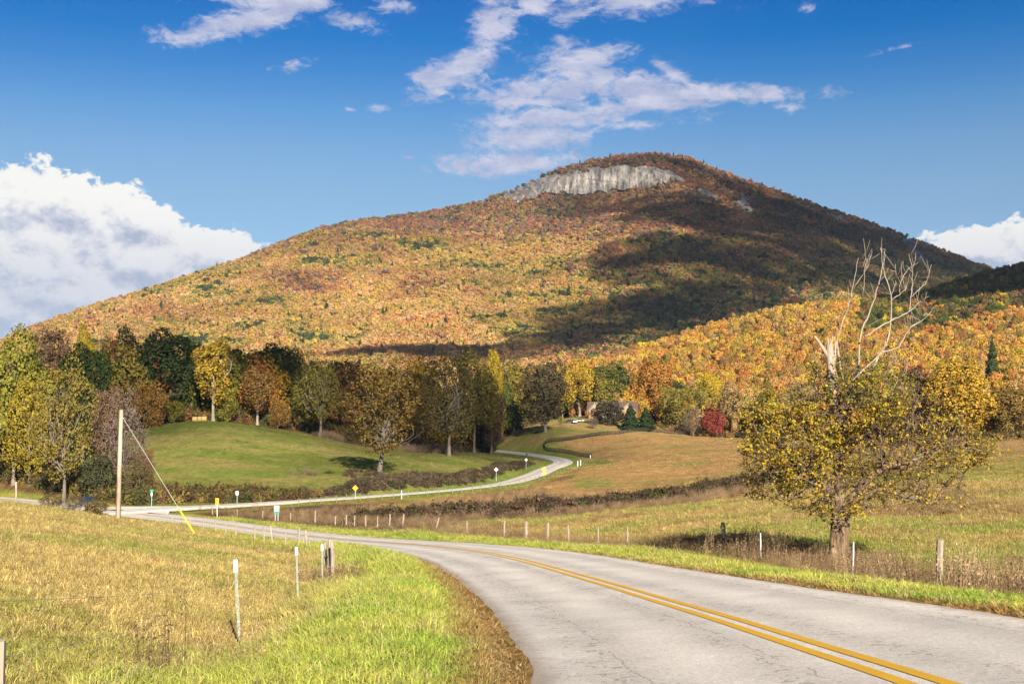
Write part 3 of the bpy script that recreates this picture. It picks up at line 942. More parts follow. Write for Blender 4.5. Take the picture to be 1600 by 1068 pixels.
# bare granite faces, set a few metres proud of the slope, broken into ledges
rm, nt = new_mat('granite')
geo = nt.n('ShaderNodeNewGeometry')
pos = geo.outputs['Position']
st1 = nt.noise(nt.vmath('MULTIPLY', pos, (0.11, 0.04, 0.012)), 1.0, 6, 0.75)
st2 = nt.noise(nt.vmath('MULTIPLY', pos, (0.05, 0.02, 0.04)), 1.0, 5, 0.65)
c_ = nt.ramp(st1, [(0.40, (0.05, 0.045, 0.043)), (0.49, (0.145, 0.13, 0.12)), (0.64, (0.31, 0.28, 0.25))])
c_ = nt.mix(nt.smooth(st2, 0.5, 0.68), c_, (0.12, 0.108, 0.105))
finish(nt, principled(nt, c_, 0.9, 0.1, bump(nt, st1, 1.0, 9.0)))
fine_p = np.linspace(760, 1460, 520)
fine_t = np.linspace(0.3, 1.0, 260)
FP, FT = np.meshgrid(fine_p, fine_t)
fx, fy, fz, fpy = mountain_surface(FP.ravel(), FT.ravel())
qx, qy = pix(fx, fy, fz)
jag = (fbm(fx / 14.0, fz / 14.0, 3, 81) - 0.5) * 22
for poly in ROCKS:
    cx = np.mean([p[0] for p in poly]); cy = np.mean([p[1] for p in poly])
    ins = inpoly(qx + jag * 0.7, qy + jag * 0.5, poly)
    k_ = ins.reshape(FP.shape)
    fm = k_[:-1, :-1] & k_[1:, :-1] & k_[:-1, 1:] & k_[1:, 1:]
    F = grid_faces(*FP.shape)[fm.ravel()]
    if len(F) < 4:
        continue
    used, inv = np.unique(F, return_inverse=True)
    prof = (fbm(fx[used] / 16.0, fz[used] / 40.0, 4, 83) - 0.5) * 14 + 4.0 * np.round(2.5 * fbm(fx[used] / 60.0, fz[used] / 9.0, 2, 84)) - 5
    Vr = np.stack([fx[used], fy[used] - 10 + prof * 0.55, fz[used] + 1.0], 1)
    o = link('rock_face', np_mesh('rock_face', Vr, inv.reshape(F.shape)), rm)
    tag(o, kind='structure')

# the wooded hill to the right, in front of the mountain
SIL_H = [(640, 640), (760, 618), (880, 590), (960, 575), (1050, 545), (1130, 517), (1200, 502), (1330, 484), (1400, 476), (1450, 470), (1500, 452), (1540, 440), (1600, 424), (1700, 396), (1850, 370), (2100, 340), (2600, 360), (3200, 420)]


def hill_surface(px, t):
    sil = lerp1(px, SIL_H)
    yc = lerp1(px, [(640, 800), (900, 900), (1330, 1080), (1450, 1180), (1600, 1300), (2600, 1300)])
    yb = lerp1(px, [(640, 640), (900, 610), (1100, 560), (1200, 520), (1400, 400), (1600, 360), (2600, 340)])
    Y = yb + (yc - yb) * t
    zb = ground_z((px - 800) / 2000 * yb, yb) - 1.0
    pyb = 640 - 2000 * zb / yb
    py = pyb + (sil - pyb) * np.interp(t, [0, 0.35, 0.7, 0.9, 1.0], [0, 0.42, 0.8, 0.96, 1.0])
    x = (px - 800) / 2000 * Y
    z = (640 - py) / 2000 * Y
    z = z + (fbm(x / 80.0, Y / 90.0, 3, 91) - 0.5) * 16 * np.clip(t * (1 - t) * 4, 0, 1)
    return x, Y, z, py


ph = np.linspace(640, 3200, 260)
th = np.linspace(0, 1, 60)
PXH, TH = np.meshgrid(ph, th)
hx, hy, hz, hpy = hill_surface(PXH.ravel(), TH.ravel())
back = []
for (dy_, dz_) in [(40, -6), (150, -45), (420, -220), (700, -420)]:
    i = slice((len(th) - 1) * len(ph), None)
    back.append(np.stack([hx[i] * (1 + dy_ / hy[i]), hy[i] + dy_, np.maximum(hz[i] + dz_, -40)], 1))
hill = tag(link('hill', np_mesh('hill', np.vstack([np.stack([hx, hy, hz], 1)] + back), grid_faces(len(th) + 4, len(ph)), smooth=True), mm), kind='structure')


# ------------------------------------------------------------------ foliage materials
def foliage_mat(name, src, spread=0.3, transl=0.18):
    m_, nt = new_mat(name)
    if src == 'object':
        oi = nt.n('ShaderNodeObjectInfo')
        base = oi.outputs['Color']
        rnd = oi.outputs['Random']
    else:
        a_ = nt.n('ShaderNodeAttribute', attribute_type='INSTANCER', attribute_name='tint')
        base = a_.outputs['Color']
        rnd = nt.n('ShaderNodeObjectInfo').outputs['Random']
    geo = nt.n('ShaderNodeNewGeometry')
    isl = geo.outputs['Random Per Island']
    tcn = nt.n('ShaderNodeTexCoord')
    cl = nt.noise(tcn.outputs['Object'], 0.45, 3, 0.6)
    v = nt.math('MULTIPLY_ADD', isl, spread * 2, 1 - spread)
    v = nt.math('MULTIPLY', v, nt.math('MULTIPLY_ADD', cl, 0.7, 0.62))
    c_ = nt.mix(1.0, base, nt.xyz(v, v, v), 'MULTIPLY')
    # some leaves have turned further than others
    hs = nt.n('ShaderNodeHueSaturation')
    nt.put(hs.inputs['Hue'], nt.math('MULTIPLY_ADD', nt.math('SUBTRACT', nt.math('FRACT', nt.math('MULTIPLY', isl, 7.13)), 0.5), 0.05, 0.5))
    nt.put(hs.inputs['Color'], c_)
    d = nt.n('ShaderNodeBsdfDiffuse')
    nt.put(d.inputs[0], hs.outputs[0])
    t_ = nt.n('ShaderNodeBsdfTranslucent')
    nt.put(t_.inputs[0], hs.outputs[0])
    mx_ = nt.n('ShaderNodeMixShader')
    mx_.inputs[0].default_value = transl
    nt.put(mx_.inputs[1], d.outputs[0])
    nt.put(mx_.inputs[2], t_.outputs[0])
    finish(nt, mx_.outputs[0])
    return m_


leaf_obj = foliage_mat('leaves', 'object')
leaf_ins = foliage_mat('leaves_of_the_wood', 'instancer', 0.16, 0.12)
grass_ins = foliage_mat('grass_blades', 'instancer', 0.35, 0.35)
bark_mat = simple('bark', (0.17, 0.135, 0.105), 0.95, 0.1, 0.4, 2.5, stretch=(1, 1, 0.25))
mid_bark = simple('mid_bark', (0.135, 0.112, 0.09), 0.95, 0.1, 0.35, 1.5, stretch=(1, 1, 0.3))
pale_bark = simple('pale_bark', (0.26, 0.225, 0.18), 0.95, 0.1, 0.35, 1.5, stretch=(1, 1, 0.3))


def cards(C, N, size, r, fold=0.25, asp=(0.6, 1.0)):
    """leaf clumps: small folded rhombs at C facing N"""
    n = len(C)
    N = N / (np.linalg.norm(N, axis=1)[:, None] + 1e-9)
    A = r.normal(size=(n, 3))
    U = np.cross(N, A)
    U /= np.linalg.norm(U, axis=1)[:, None] + 1e-9
    Wd = np.cross(N, U)
    s = (size * r.uniform(0.6, 1.35, n))[:, None]
    a = r.uniform(asp[0], asp[1], n)[:, None]
    f = (r.uniform(-fold, fold, n))[:, None]
    V = np.stack([C + U * s * 0.5, C + Wd * s * a * 0.5 + N * s * f, C - U * s * 0.5, C - Wd * s * a * 0.5 + N * s * f], 1)
    return V.reshape(-1, 3), np.arange(4 * n).reshape(n, 4)


def crown(seed, R, H, hb, n_lobes, n_cards, size, top=0.5, sparse=0.0, lob=(0.3, 0.45), jitter=0.55):
    """broad-leaved crown: cards over a heap of lobes inside an envelope of radius R from height hb to hb+H"""
    r = np.random.default_rng(seed)
    C, L = [], []
    for i in range(n_lobes):
        for _ in range(30):
            d = r.normal(size=3)
            d /= np.linalg.norm(d)
            q = d * r.uniform(0.35, 0.75)
            zz = 0.5 + q[2] * 0.62
            w = math.sin(math.pi * min(max(zz, 0.04), 0.99) ** (0.8 + 0.7 * (1 - top))) ** 0.6
            if math.hypot(q[0], q[1]) < 0.8 * w:
                break
        C.append((q[0] * R * 1.05, q[1] * R * 1.05, hb + zz * H))
        L.append(r.uniform(*lob) * (0.75 + 0.5 * r.random()))
    C = np.array(C)
    L = np.array(L)
    w = L ** 2
    li = r.choice(n_lobes, n_cards * 2, p=w / w.sum())
    d = r.normal(size=(n_cards * 2, 3))
    d[:, 2] = d[:, 2] + 0.25
    d /= np.linalg.norm(d, axis=1)[:, None]
    rad_ = L[li][:, None] * (r.uniform(0.72, 1.06, (n_cards * 2, 1)))
    P = C[li] + d * rad_ * np.array([R, R, H * 0.52])
    # cards deep inside the heap are never seen: drop most of them
    keep = np.ones(len(P), bool)
    for j in range(n_lobes):
        q = (P - C[j]) / (np.array([R, R, H * 0.52]) * L[j])
        keep &= ~((np.sum(q * q, 1) < 0.5) & (li != j))
    P, d = P[keep][:n_cards], d[keep][:n_cards]
    if sparse > 0:
        hole = fbm(P[:, 0] * 0.35 + 50, P[:, 2] * 0.35 + P[:, 1] * 0.3 + 50, 3, seed % 50)
        k2 = hole > np.quantile(hole, sparse)
        P, d = P[k2], d[k2]
    N = d * 0.9 + r.normal(size=P.shape) * jitter
    return cards(P, N, size, r), C, L


def limb_path(a, b, r, sag=0.12, n=6):
    a, b = np.array(a, float), np.array(b, float)
    t = np.linspace(0, 1, n)[:, None]
    m = a * (1 - t) + b * t
    L = np.linalg.norm(b - a)
    m = m + np.sin(t * math.pi) * r.normal(size=3) * L * sag
    m[:, 2] += (np.sin(t[:, 0] * math.pi)) * -L * 0.06
    return m


def trunk(seed, ht, r0, C, hb, n_limbs=6, fork=0.4, sub=2, lean=0.02):
    """trunk that rises and forks into limbs reaching the lobes of the crown"""
    r = np.random.default_rng(seed)
    V, F = [], []

    def put(p, rd, s):
        v, f = tube(p, rd, s)
        F.append(f + sum(len(q) for q in V))
        V.append(v)
    top = np.array([r.normal() * lean * ht, r.normal() * lean * ht, hb + (ht - hb) * fork])
    n = 9
    t = np.linspace(0, 1, n)[:, None]
    p = t * top + np.sin(t * 5 + r.uniform(0, 6)) * np.array([0.12, 0.12, 0])
    p[:, 2] = t[:, 0] * top[2] - 0.4 * (1 - t[:, 0])
    rr = r0 * (1 - 0.45 * t[:, 0]) + r0 * 0.7 * np.exp(-t[:, 0] * 16)
    put(p, rr, 9)
    order = np.argsort(-C[:, 2])
    pick = order[:max(1, n_limbs // 2)].tolist() + r.choice(len(C), min(len(C), n_limbs), replace=False).tolist()
    for j in dict.fromkeys(pick):
        u = r.uniform(0.55, 1.0)
        i = min(n - 1, int(u * (n - 1)))
        a = p[i]
        b = C[j] + r.normal(size=3) * 0.4
        q = limb_path(a, b, r)
        ra = rr[i] * 0.55
        put(q, np.linspace(ra, ra * 0.22, len(q)), 6)
        for _ in range(sub):
            e = q[-2] + r.normal(size=3) * np.array([1, 1, 0.7]) * ht * 0.09 + np.array([0, 0, ht * 0.05])
            s = limb_path(q[r.integers(2, len(q) - 1)], e, r, 0.1, 5)
            put(s, np.linspace(ra * 0.35, 0.02, len(s)), 4)
    return np.vstack(V), np.vstack(F)


# crown kinds. Each is a pair of meshes (crown, trunk) shared by all copies; heights in metres, scaled per tree
KINDS = {}


def kind(name, seed, R, ht, hb, n_lobes, n_cards, size, r0, bark, mat=None, **kw):
    tk = {k_: kw.pop(k_) for k_ in ('n_limbs', 'fork', 'sub', 'lean') if k_ in kw}
    (V, F), C, L = crown(seed, R, ht - hb, hb, n_lobes, n_cards, size, **kw)
    cm_ = np_mesh(name + '_crown', V, F)
    cm_.materials.append(mat or leaf_obj)
    tv, tf = trunk(seed + 1, ht, r0, C, hb, **tk)
    tm_ = np_mesh(name + '_trunk', tv, tf, smooth=True)
    tm_.materials.append(bark)
    KINDS[name] = dict(crown=cm_, trunk=tm_, ht=ht, R=R)


for i, sd_ in enumerate((11, 12, 13, 14)):
    kind('oak%d' % i, sd_, 7.0, 20.0, 0.8 + 0.5 * i, 46, 8200, 0.52, 0.36, bark_mat, lob=(0.2, 0.36), jitter=0.4)
for i, sd_ in enumerate((15, 16, 17, 18)):
    kind('wood%d' % i, sd_, 6.5, 17.0, 0.8, 34, 3400, 0.72, 0.3, bark_mat, lob=(0.22, 0.4), jitter=0.4, n_limbs=3, sub=0)
for i, sd_ in enumerate((21, 22)):
    kind('tall%d' % i, sd_, 4.6, 24.0, 4.0, 40, 6000, 0.5, 0.34, pale_bark, top=0.65, sparse=0.12, lob=(0.2, 0.36), jitter=0.45)
for i, sd_ in enumerate((31, 32, 33)):
    kind('open%d' % i, sd_, 7.0, 22.0, 2.8, 46, 8200, 0.42, 0.40, mid_bark, top=0.6, sparse=0.2, n_limbs=12, fork=0.32, sub=4, jitter=0.7, lob=(0.2, 0.36))
for i, sd_ in enumerate((41, 42)):
    kind('shrub%d' % i, sd_, 3.6, 7.5, 0.1, 24, 3400, 0.32, 0.14, bark_mat, n_limbs=7, fork=0.12, sub=3, lob=(0.22, 0.38), jitter=0.45)
kind('twiggy', 51, 5.0, 16.0, 0.8, 34, 5600, 0.26, 0.22, mid_bark, sparse=0.12, n_limbs=14, fork=0.2, sub=5, jitter=0.9, lob=(0.2, 0.38))


def cone_crown(seed, R, ht, n, size, hb=0.2, tiers=0):
    r = np.random.default_rng(seed)
    h = 1 - np.sqrt(r.random(n))
    a = r.uniform(0, 2 * math.pi, n)
    rr = R * (1 - h) ** 0.8 * r.uniform(0.7, 1.05, n)
    rr *= 0.82 + 0.25 * np.sin(a * 3 + h * 9) * np.cos(a * 2 - h * 17)
    if tiers:
        rr *= 0.6 + 0.5 * np.abs(np.sin(h * math.pi * tiers)) ** 0.6
    rr *= np.clip(h * 9 + 0.75, 0, 1)
    P = np.stack([rr * np.cos(a), rr * np.sin(a), hb + h * (ht - hb)], 1)
    N = np.stack([np.cos(a), np.sin(a), np.full(n, 0.5)], 1) + r.normal(size=(n, 3)) * 0.5
    return cards(P, N, size, r)


for nm_, sd_, R_, h_, n_, s_, ti in (('cedar0', 61, 2.6, 8.0, 2200, 0.45, 0), ('pine0', 62, 3.6, 20.0, 2200, 0.8, 7)):
    V, F = cone_crown(sd_, R_, h_, n_, s_, tiers=ti)
    a_ = np_mesh(nm_ + '_crown', V, F)
    a_.materials.append(leaf_obj)
    v, f = tube(np.array([(0, 0, -0.4), (0.02, 0, h_ * 0.4), (0, 0, h_ * 0.92)]), [h_ * 0.022, h_ * 0.016, 0.02], 7)
    b_ = np_mesh(nm_ + '_trunk', v, f, smooth=True)
    b_.materials.append(bark_mat)
    KINDS[nm_] = dict(crown=a_, trunk=b_, ht=h_, R=R_)

TINT = {'rust': (0.19, 0.095, 0.036), 'orange': (0.34, 0.155, 0.035), 'gold': (0.34, 0.215, 0.03), 'yellow': (0.36, 0.265, 0.026), 'olive': (0.155, 0.125, 0.028),
        'green': (0.075, 0.085, 0.022), 'dark green': (0.035, 0.048, 0.018), 'brown': (0.125, 0.075, 0.045), 'red': (0.24, 0.05, 0.03), 'tan': (0.27, 0.175, 0.075),
        'yellow-green': (0.155, 0.14, 0.024), 'grey-brown': (0.145, 0.105, 0.08)}


def put_tree(name, kindname, x, y, z, ht, wid, colour, label, group=None, cat='tree', rz=None):
    K_ = KINDS[kindname]
    rr = random.Random(int(abs(x * 131 + y * 17)) + 5)
    o = empty(name, (x, y, z), label, cat, group, rr.uniform(0, 6.28) if rz is None else rz)
    s = wid / (2 * K_['R'])
    o.scale = (s, s, ht / K_['ht'])
    c = link('crown', K_['crown'], None, o)
    t = TINT[colour] if isinstance(colour, str) else colour
    j = rr.uniform(0.88, 1.12)
    c.color = (t[0] * j, t[1] * j * rr.uniform(0.95, 1.05), t[2] * j, 1)
    link('trunk', K_['trunk'], None, o)
    return o


# ------------------------------------------------------------------ scattering of uncountable things (stuff)
def variant_collection(name, meshes):
    c = bpy.data.collections.new(name)
    for i, me in enumerate(meshes):
        o = bpy.data.objects.new('%s_%02d' % (name, i), me)
        c.objects.link(o)
    return c


def scatter(name, P, coll, nvar, scale, tint, tilt=0.0, vi=None, kind='stuff', flat=1.0):
    P = np.asarray(P, float)
    n = len(P)
    me = bpy.data.meshes.new(name)
    me.vertices.add(n)
    me.vertices.foreach_set('co', P.astype(np.float32).ravel())
    set_attr(me, 'tint', tint, 'FLOAT_COLOR')
    sc = np.asarray(scale, float)
    if sc.ndim == 1:
        sc = np.stack([sc, sc, sc * flat], 1)
    set_attr(me, 'size', sc, 'FLOAT_VECTOR')
    set_attr(me, 'turn', np.stack([rng.normal(0, tilt, n), rng.normal(0, tilt, n), rng.uniform(0, 6.283, n)], 1), 'FLOAT_VECTOR')
    set_attr(me, 'pick', rng.integers(0, nvar, n) if vi is None else vi, 'INT')
    o = tag(link(name, me), kind=kind)
    g = bpy.data.node_groups.new(name, 'GeometryNodeTree')
    g.interface.new_socket('Geometry', in_out='INPUT', socket_type='NodeSocketGeometry')
    g.interface.new_socket('Geometry', in_out='OUTPUT', socket_type='NodeSocketGeometry')
    N, L = g.nodes, g.links
    gi, go = N.new('NodeGroupInput'), N.new('NodeGroupOutput')
    ci = N.new('GeometryNodeCollectionInfo')
    ci.inputs['Collection'].default_value = coll
    ci.inputs['Separate Children'].default_value = True
    ci.inputs['Reset Children'].default_value = True
    ip = N.new('GeometryNodeInstanceOnPoints')
    ip.inputs['Pick Instance'].default_value = True

    def attr(nm, typ):
        a = N.new('GeometryNodeInputNamedAttribute')
        a.data_type = typ
        a.inputs[0].default_value = nm
        return next(s for s in a.outputs if s.enabled and s.name == 'Attribute')
    L.new(gi.outputs[0], ip.inputs['Points'])
    L.new(ci.outputs[0], ip.inputs['Instance'])
    L.new(attr('pick', 'INT'), ip.inputs['Instance Index'])
    L.new(attr('turn', 'FLOAT_VECTOR'), ip.inputs['Rotation'])
    L.new(attr('size', 'FLOAT_VECTOR'), ip.inputs['Scale'])
    L.new(ip.outputs[0], go.inputs[0])
    md = o.modifiers.new(name, 'NODES')
    md.node_group = g
    return o


def palette_pick(u, names, probs):
    c = np.cumsum(np.array(probs) / np.sum(probs))
    idx = np.searchsorted(c, u)
    return np.array([TINT[k_] for k_ in names])[np.clip(idx, 0, len(names) - 1)], np.clip(idx, 0, len(names) - 1)


# ---- mountain forest
far_meshes = []
for i in range(6):
    (V, F), _, _ = crown(100 + i, 5.6, 10.5, 0.5, 14, 520, 1.6, jitter=0.35, lob=(0.3, 0.48))
    V = V.reshape(-1, 3)
    m_ = np_mesh('far_crown', V, F)
    m_.materials.append(leaf_ins)
    far_meshes.append(m_)
V, F = cone_crown(140, 3.2, 15.0, 260, 1.8, tiers=5)
m_ = np_mesh('far_conifer', V, F)
m_.materials.append(leaf_ins)
far_meshes.append(m_)
far_coll = variant_collection('far_crowns', far_meshes)

N_M = 125000
ii = np.arange(N_M)
q1 = (0.5 + ii * 0.7548776662) % 1
q2 = (0.5 + ii * 0.5698402910) % 1
fp = -800 + q1 * 3100
ft = 0.02 + q2 * 0.985
x, Y, z, _ = mountain_surface(fp, ft)
_, Yd, _, _ = mountain_surface(fp, np.clip(ft + 0.004, 0, 1.01))
jac = np.abs(Yd - Y) / 0.004 * Y
keep = rng.random(N_M) < np.maximum(np.clip(jac / (1500 * 2500 * 0.95), 0.2, 1), (np.exp(-((fp - 930) / 190.0) ** 2) > 0.3) * (ft > 0.7))
px, py = pix(x, Y, z)
rk = np.zeros(N_M, bool)
jag = (fbm(x / 14.0, z / 14.0, 3, 81) - 0.5) * 22
for poly in ROCKS:
    rk |= inpoly(px + jag * 0.7, py + jag * 0.5, poly)
keep &= ~rk | (rng.random(N_M) < 0.02 + 0.14 * (fbm(x / 18.0, z / 10.0, 2, 85) > 0.62))
x, Y, z, px, py = x[keep], Y[keep], z[keep], px[keep], py[keep]
n = len(x)
n1 = fbm(x / 170.0, Y / 230.0 + z / 90, 4, 71)
n2 = fbm(x / 50.0, Y / 70.0 + z / 40, 3, 72)
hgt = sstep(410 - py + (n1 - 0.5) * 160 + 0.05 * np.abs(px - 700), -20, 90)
MT = {'dark green': (0.05, 0.062, 0.028), 'green': (0.13, 0.135, 0.04), 'yellow': (0.38, 0.275, 0.055), 'olive': (0.25, 0.185, 0.055), 'gold': (0.36, 0.22, 0.058), 'tan': (0.38, 0.235, 0.10), 'orange': (0.38, 0.185, 0.068),
      'rust': (0.27, 0.118, 0.068), 'brown': (0.19, 0.105, 0.065), 'grey-brown': (0.20, 0.14, 0.105), 'yellow-green': (0.27, 0.225, 0.05)}
TINT_, TINT = TINT, MT
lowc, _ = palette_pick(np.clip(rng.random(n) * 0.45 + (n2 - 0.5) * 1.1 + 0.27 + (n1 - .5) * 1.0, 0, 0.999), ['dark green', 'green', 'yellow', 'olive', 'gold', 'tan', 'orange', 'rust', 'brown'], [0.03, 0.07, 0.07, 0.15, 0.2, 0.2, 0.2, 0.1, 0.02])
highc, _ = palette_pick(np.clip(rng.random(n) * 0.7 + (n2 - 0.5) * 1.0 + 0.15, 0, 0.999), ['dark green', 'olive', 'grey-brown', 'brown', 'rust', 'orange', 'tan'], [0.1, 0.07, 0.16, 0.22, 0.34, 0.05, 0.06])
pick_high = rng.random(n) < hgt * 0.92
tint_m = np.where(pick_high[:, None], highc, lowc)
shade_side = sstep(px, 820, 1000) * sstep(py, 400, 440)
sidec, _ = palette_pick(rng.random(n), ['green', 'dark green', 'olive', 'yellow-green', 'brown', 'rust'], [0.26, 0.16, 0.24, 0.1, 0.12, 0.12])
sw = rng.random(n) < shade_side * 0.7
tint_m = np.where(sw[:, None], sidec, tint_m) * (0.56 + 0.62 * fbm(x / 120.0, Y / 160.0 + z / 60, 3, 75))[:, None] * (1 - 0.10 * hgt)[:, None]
TINT = TINT_
vi = rng.integers(0, 6, n)
con = rng.random(n) < 0.03 + 0.12 * (np.hypot((px - 1000) / 150, (py - 262) / 25) < 1) + 0.1 * (np.hypot((px - 1080) / 120, (py - 300) / 25) < 1)
vi[con] = 6
tint_m[con] = np.array(TINT['dark green']) * 0.9
scale = rng.uniform(0.7, 1.3, n) * (1 - 0.28 * hgt)
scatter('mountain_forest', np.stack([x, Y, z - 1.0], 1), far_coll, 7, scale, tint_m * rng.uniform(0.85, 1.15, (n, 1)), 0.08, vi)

# ---- the woods of the hill and of the valley belt: the nearest are trees of their own, the rest one forest
def jitter_grid(x0, x1, y0, y1, s):
    a, b = np.meshgrid(np.arange(x0, x1, s), np.arange(y0, y1, s))
    a = a.ravel() + rng.uniform(-0.42, 0.42, a.size) * s
    b = b.ravel() + rng.uniform(-0.42, 0.42, b.size) * s
    return a, b


wx, wy = jitter_grid(-60, 1500, 340, 1330, 6.8)
wpx = 800 + 2000 * wx / wy
ybh = lerp1(wpx, [(640, 640), (900, 610), (1100, 575), (1200, 530), (1400, 400), (1600, 360), (2600, 340)])
ych = lerp1(wpx, [(640, 800), (900, 900), (1330, 1080), (1450, 1180), (1600, 1300), (2600, 1300)])
tt_ = (wy - ybh) / (ych - ybh)
k_ = (tt_ > 0.0) & (tt_ < 1.02) & (wpx > 660) & (wpx < 2900)
wx, wy, wpx, tt_ = wx[k_], wy[k_], wpx[k_], tt_[k_]
_, _, wz, _ = hill_surface(wpx, tt_)
wood = [np.stack([wx, wy, wz, tt_, np.ones_like(wx)], 1)]
bx, by = jitter_grid(-420, 160, 250, 640, 8.2)
bpx = 800 + 2000 * bx / by
front = lerp1(bpx, [(-600, 262), (60, 265), (200, 300), (236, 352), (600, 362), (640, 420), (760, 462), (800, 560), (830, 596), (1060, 600), (1100, 600)])
k_ = (by > front) & (bpx > -450) & (bpx < 1100)
bx, by, bpx = bx[k_], by[k_], bpx[k_]
bz, bom, bos = ground_z(bx, by, True)
gap = (bpx > 20) & (bpx < 236) & (by < 345) & (fbm(bx / 20, by / 20, 2, 8) > 0.55)
k_ = (np.abs(bom) > 11) & (np.abs(bos) > 10) & ~gap
k_ &= ~((bx > 15) & (bx < 75) & (by > 540) & (by < 600))
wood.append(np.stack([bx[k_], by[k_], bz[k_], np.zeros(k_.sum()), np.zeros(k_.sum())], 1))
cx_, cy_ = jitter_grid(-500, 300, 640, 1180, 13)
cz_ = ground_z(cx_, cy_)
cpx = 800 + 2000 * cx_ / cy_
k_ = (cpx < 760)
wood.append(np.stack([cx_[k_], cy_[k_], cz_[k_], np.zeros(k_.sum()), np.full(k_.sum(), 2.0)], 1))
wood = np.vstack(wood)

# ---- trees surveyed one by one: kind, name, px of trunk, py of base, py of top, distance, width in px, colour, label
T = []
A = lambda *a: T.append(a)
A('oak0', 'oak_tree', 22, 745, 535, 240, 120, 'yellow-green', 'tall yellow-green tree at the far left edge of the photo')
A('open0', 'tulip_tree', 101, 772, 562, 212, 105, 'olive', 'olive tree with a pale forked trunk at the road, left of the utility pole')
A('oak1', 'oak_tree', 46, 744, 598, 236, 80, (0.21, 0.16, 0.022), 'golden tree with short brown trunk, left of the pale forked one')
A('oak2', 'oak_tree', 128, 738, 542, 262, 95, 'dark green', 'dark green dome-shaped tree behind the pale forked trunk')
A('twiggy', 'bare_tree', 198, 762, 598, 222, 82, 'grey-brown', 'half-bare grey-brown tree just behind the top of the utility pole')
A('oak3', 'oak_tree', 170, 742, 600, 245, 60, 'brown', 'brownish tree between the dark dome and the half-bare tree')
A('oak1', 'oak_tree', 85, 700, 519, 330, 80, 'brown', 'dull brown tree on the skyline behind the yellow-green one')
A('oak0', 'oak_tree', 134, 690, 520, 345, 46, 'yellow', 'small bright yellow treetop on the skyline left of the dark green trees')
A('oak3', 'oak_tree', 188, 690, 527, 350, 70, 'rust', 'rusty tree on the skyline left of the large dark green oak')
A('oak2', 'oak_tree', 258, 662, 518, 352, 118, 'dark green', 'largest dark green oak at the top of the green field')
A('oak0', 'oak_tree', 205, 668, 525, 362, 70, 'dark green', 'narrower dark green oak on the left of the largest one')
A('tall0', 'tulip_tree', 333, 660, 518, 338, 70, 'gold', 'golden tree with a bare pale trunk beside the hay bales')
A('shrub0', 'shrub_tree', 236, 672, 596, 325, 60, (0.23, 0.125, 0.03), 'small orange tree at the left corner of the green field')
A('shrub1', 'shrub_tree', 272, 664, 622, 336, 46, 'yellow-green', 'low yellow-green tree under the large dark oak')
A('oak1', 'oak_tree', 296, 662, 540, 356, 60, 'green', 'green tree filling the gap right of the large dark oak')
A('oak3', 'oak_tree', 372, 664, 546, 366, 80, 'olive', 'olive tree right of the golden one with the bare trunk')
A('oak2', 'oak_tree', 425, 672, 540, 372, 110, 'green', 'broad green-olive tree behind the middle of the green field')
A('shrub0', 'shrub_tree', 352, 664, 604, 340, 42, 'yellow-green', 'low yellowish tree right of the golden tree with bare trunk')
A('tall1', 'tulip_tree', 402, 670, 574, 344, 56, (0.17, 0.10, 0.03), 'slim rusty-orange tree with pale stem at the field edge')
A('shrub1', 'shrub_tree', 434, 674, 620, 340, 40, (0.2, 0.11, 0.03), 'small orange-leaved tree with a short pale trunk by the field')
A('open1', 'oak_tree', 501, 678, 552, 338, 84, 'olive', 'thin olive tree with straight grey trunk standing out at field edge')
A('oak0', 'oak_tree', 468, 680, 556, 372, 80, 'olive', 'dense olive tree left of the thin one with straight grey trunk')
A('oak3', 'oak_tree', 545, 688, 560, 366, 80, 'rust', 'dark rusty tree behind the left side of the big forked tree')
A('open2', 'big_tree', 594, 741, 552, 245, 138, (0.135, 0.09, 0.025), 'big brown-olive tree with grey forked limbs by the side road')
A('oak1', 'oak_tree', 648, 694, 585, 372, 70, (0.20, 0.11, 0.03), 'dull orange tree between the two big roadside trees')
A('open0', 'big_tree', 702, 712, 553, 330, 104, (0.10, 0.085, 0.03), 'dark ivy-clad tree standing alone in front of the far road')
A('oak2', 'oak_tree', 655, 690, 560, 430, 70, 'gold', 'golden treetop behind the gap of the two big roadside trees')
A('oak0', 'oak_tree', 742, 684, 560, 445, 78, 'olive', 'olive tree right of the dark ivy-clad tree')
A('oak3', 'oak_tree', 767, 682, 604, 452, 50, 'brown', 'round brown-red tree on the edge of the lawn')
A('oak1', 'oak_tree', 770, 676, 551, 500, 40, 'yellow', 'single bright yellow treetop above the round brown-red tree')
A('oak2', 'oak_tree', 802, 674, 566, 548, 74, 'olive', 'olive tree left of the dark lawn tree')
A('oak3', 'lawn_tree', 852, 673, 562, 508, 86, (0.085, 0.065, 0.035), 'large dark brown-green tree alone on the lawn left of the house')
A('oak0', 'oak_tree', 905, 660, 568, 606, 80, 'gold', 'golden-olive tree directly behind the parked vehicles')
A('oak2', 'oak_tree', 955, 650, 570, 612, 90, 'green', 'broad green tree behind the roof of the house')
A('oak1', 'oak_tree', 1016, 664, 566, 604, 84, 'orange', 'tall orange tree behind the right gable of the house')
A('oak3', 'oak_tree', 1056, 676, 602, 566, 70, 'olive', 'rounded olive-brown tree right of the two dark cedars')
A('twiggy', 'bare_tree', 1084, 680, 634, 548, 46, 'grey-brown', 'pale grey round bushy tree beside the red maple')
A('shrub0', 'red_maple', 1117, 681, 640, 542, 42, 'red', 'small red maple at the right end of the black fence')
A('oak0', 'oak_tree', 1150, 684, 606, 560, 66, 'tan', 'pale tan tree right of the red maple')
A('oak2', 'oak_tree', 1106, 672, 582, 620, 48, 'yellow', 'bright yellow tree above the red maple')
A('oak1', 'oak_tree', 1502, 692, 566, 352, 112, 'gold', 'large golden-olive oak at the edge of the right-hand field')
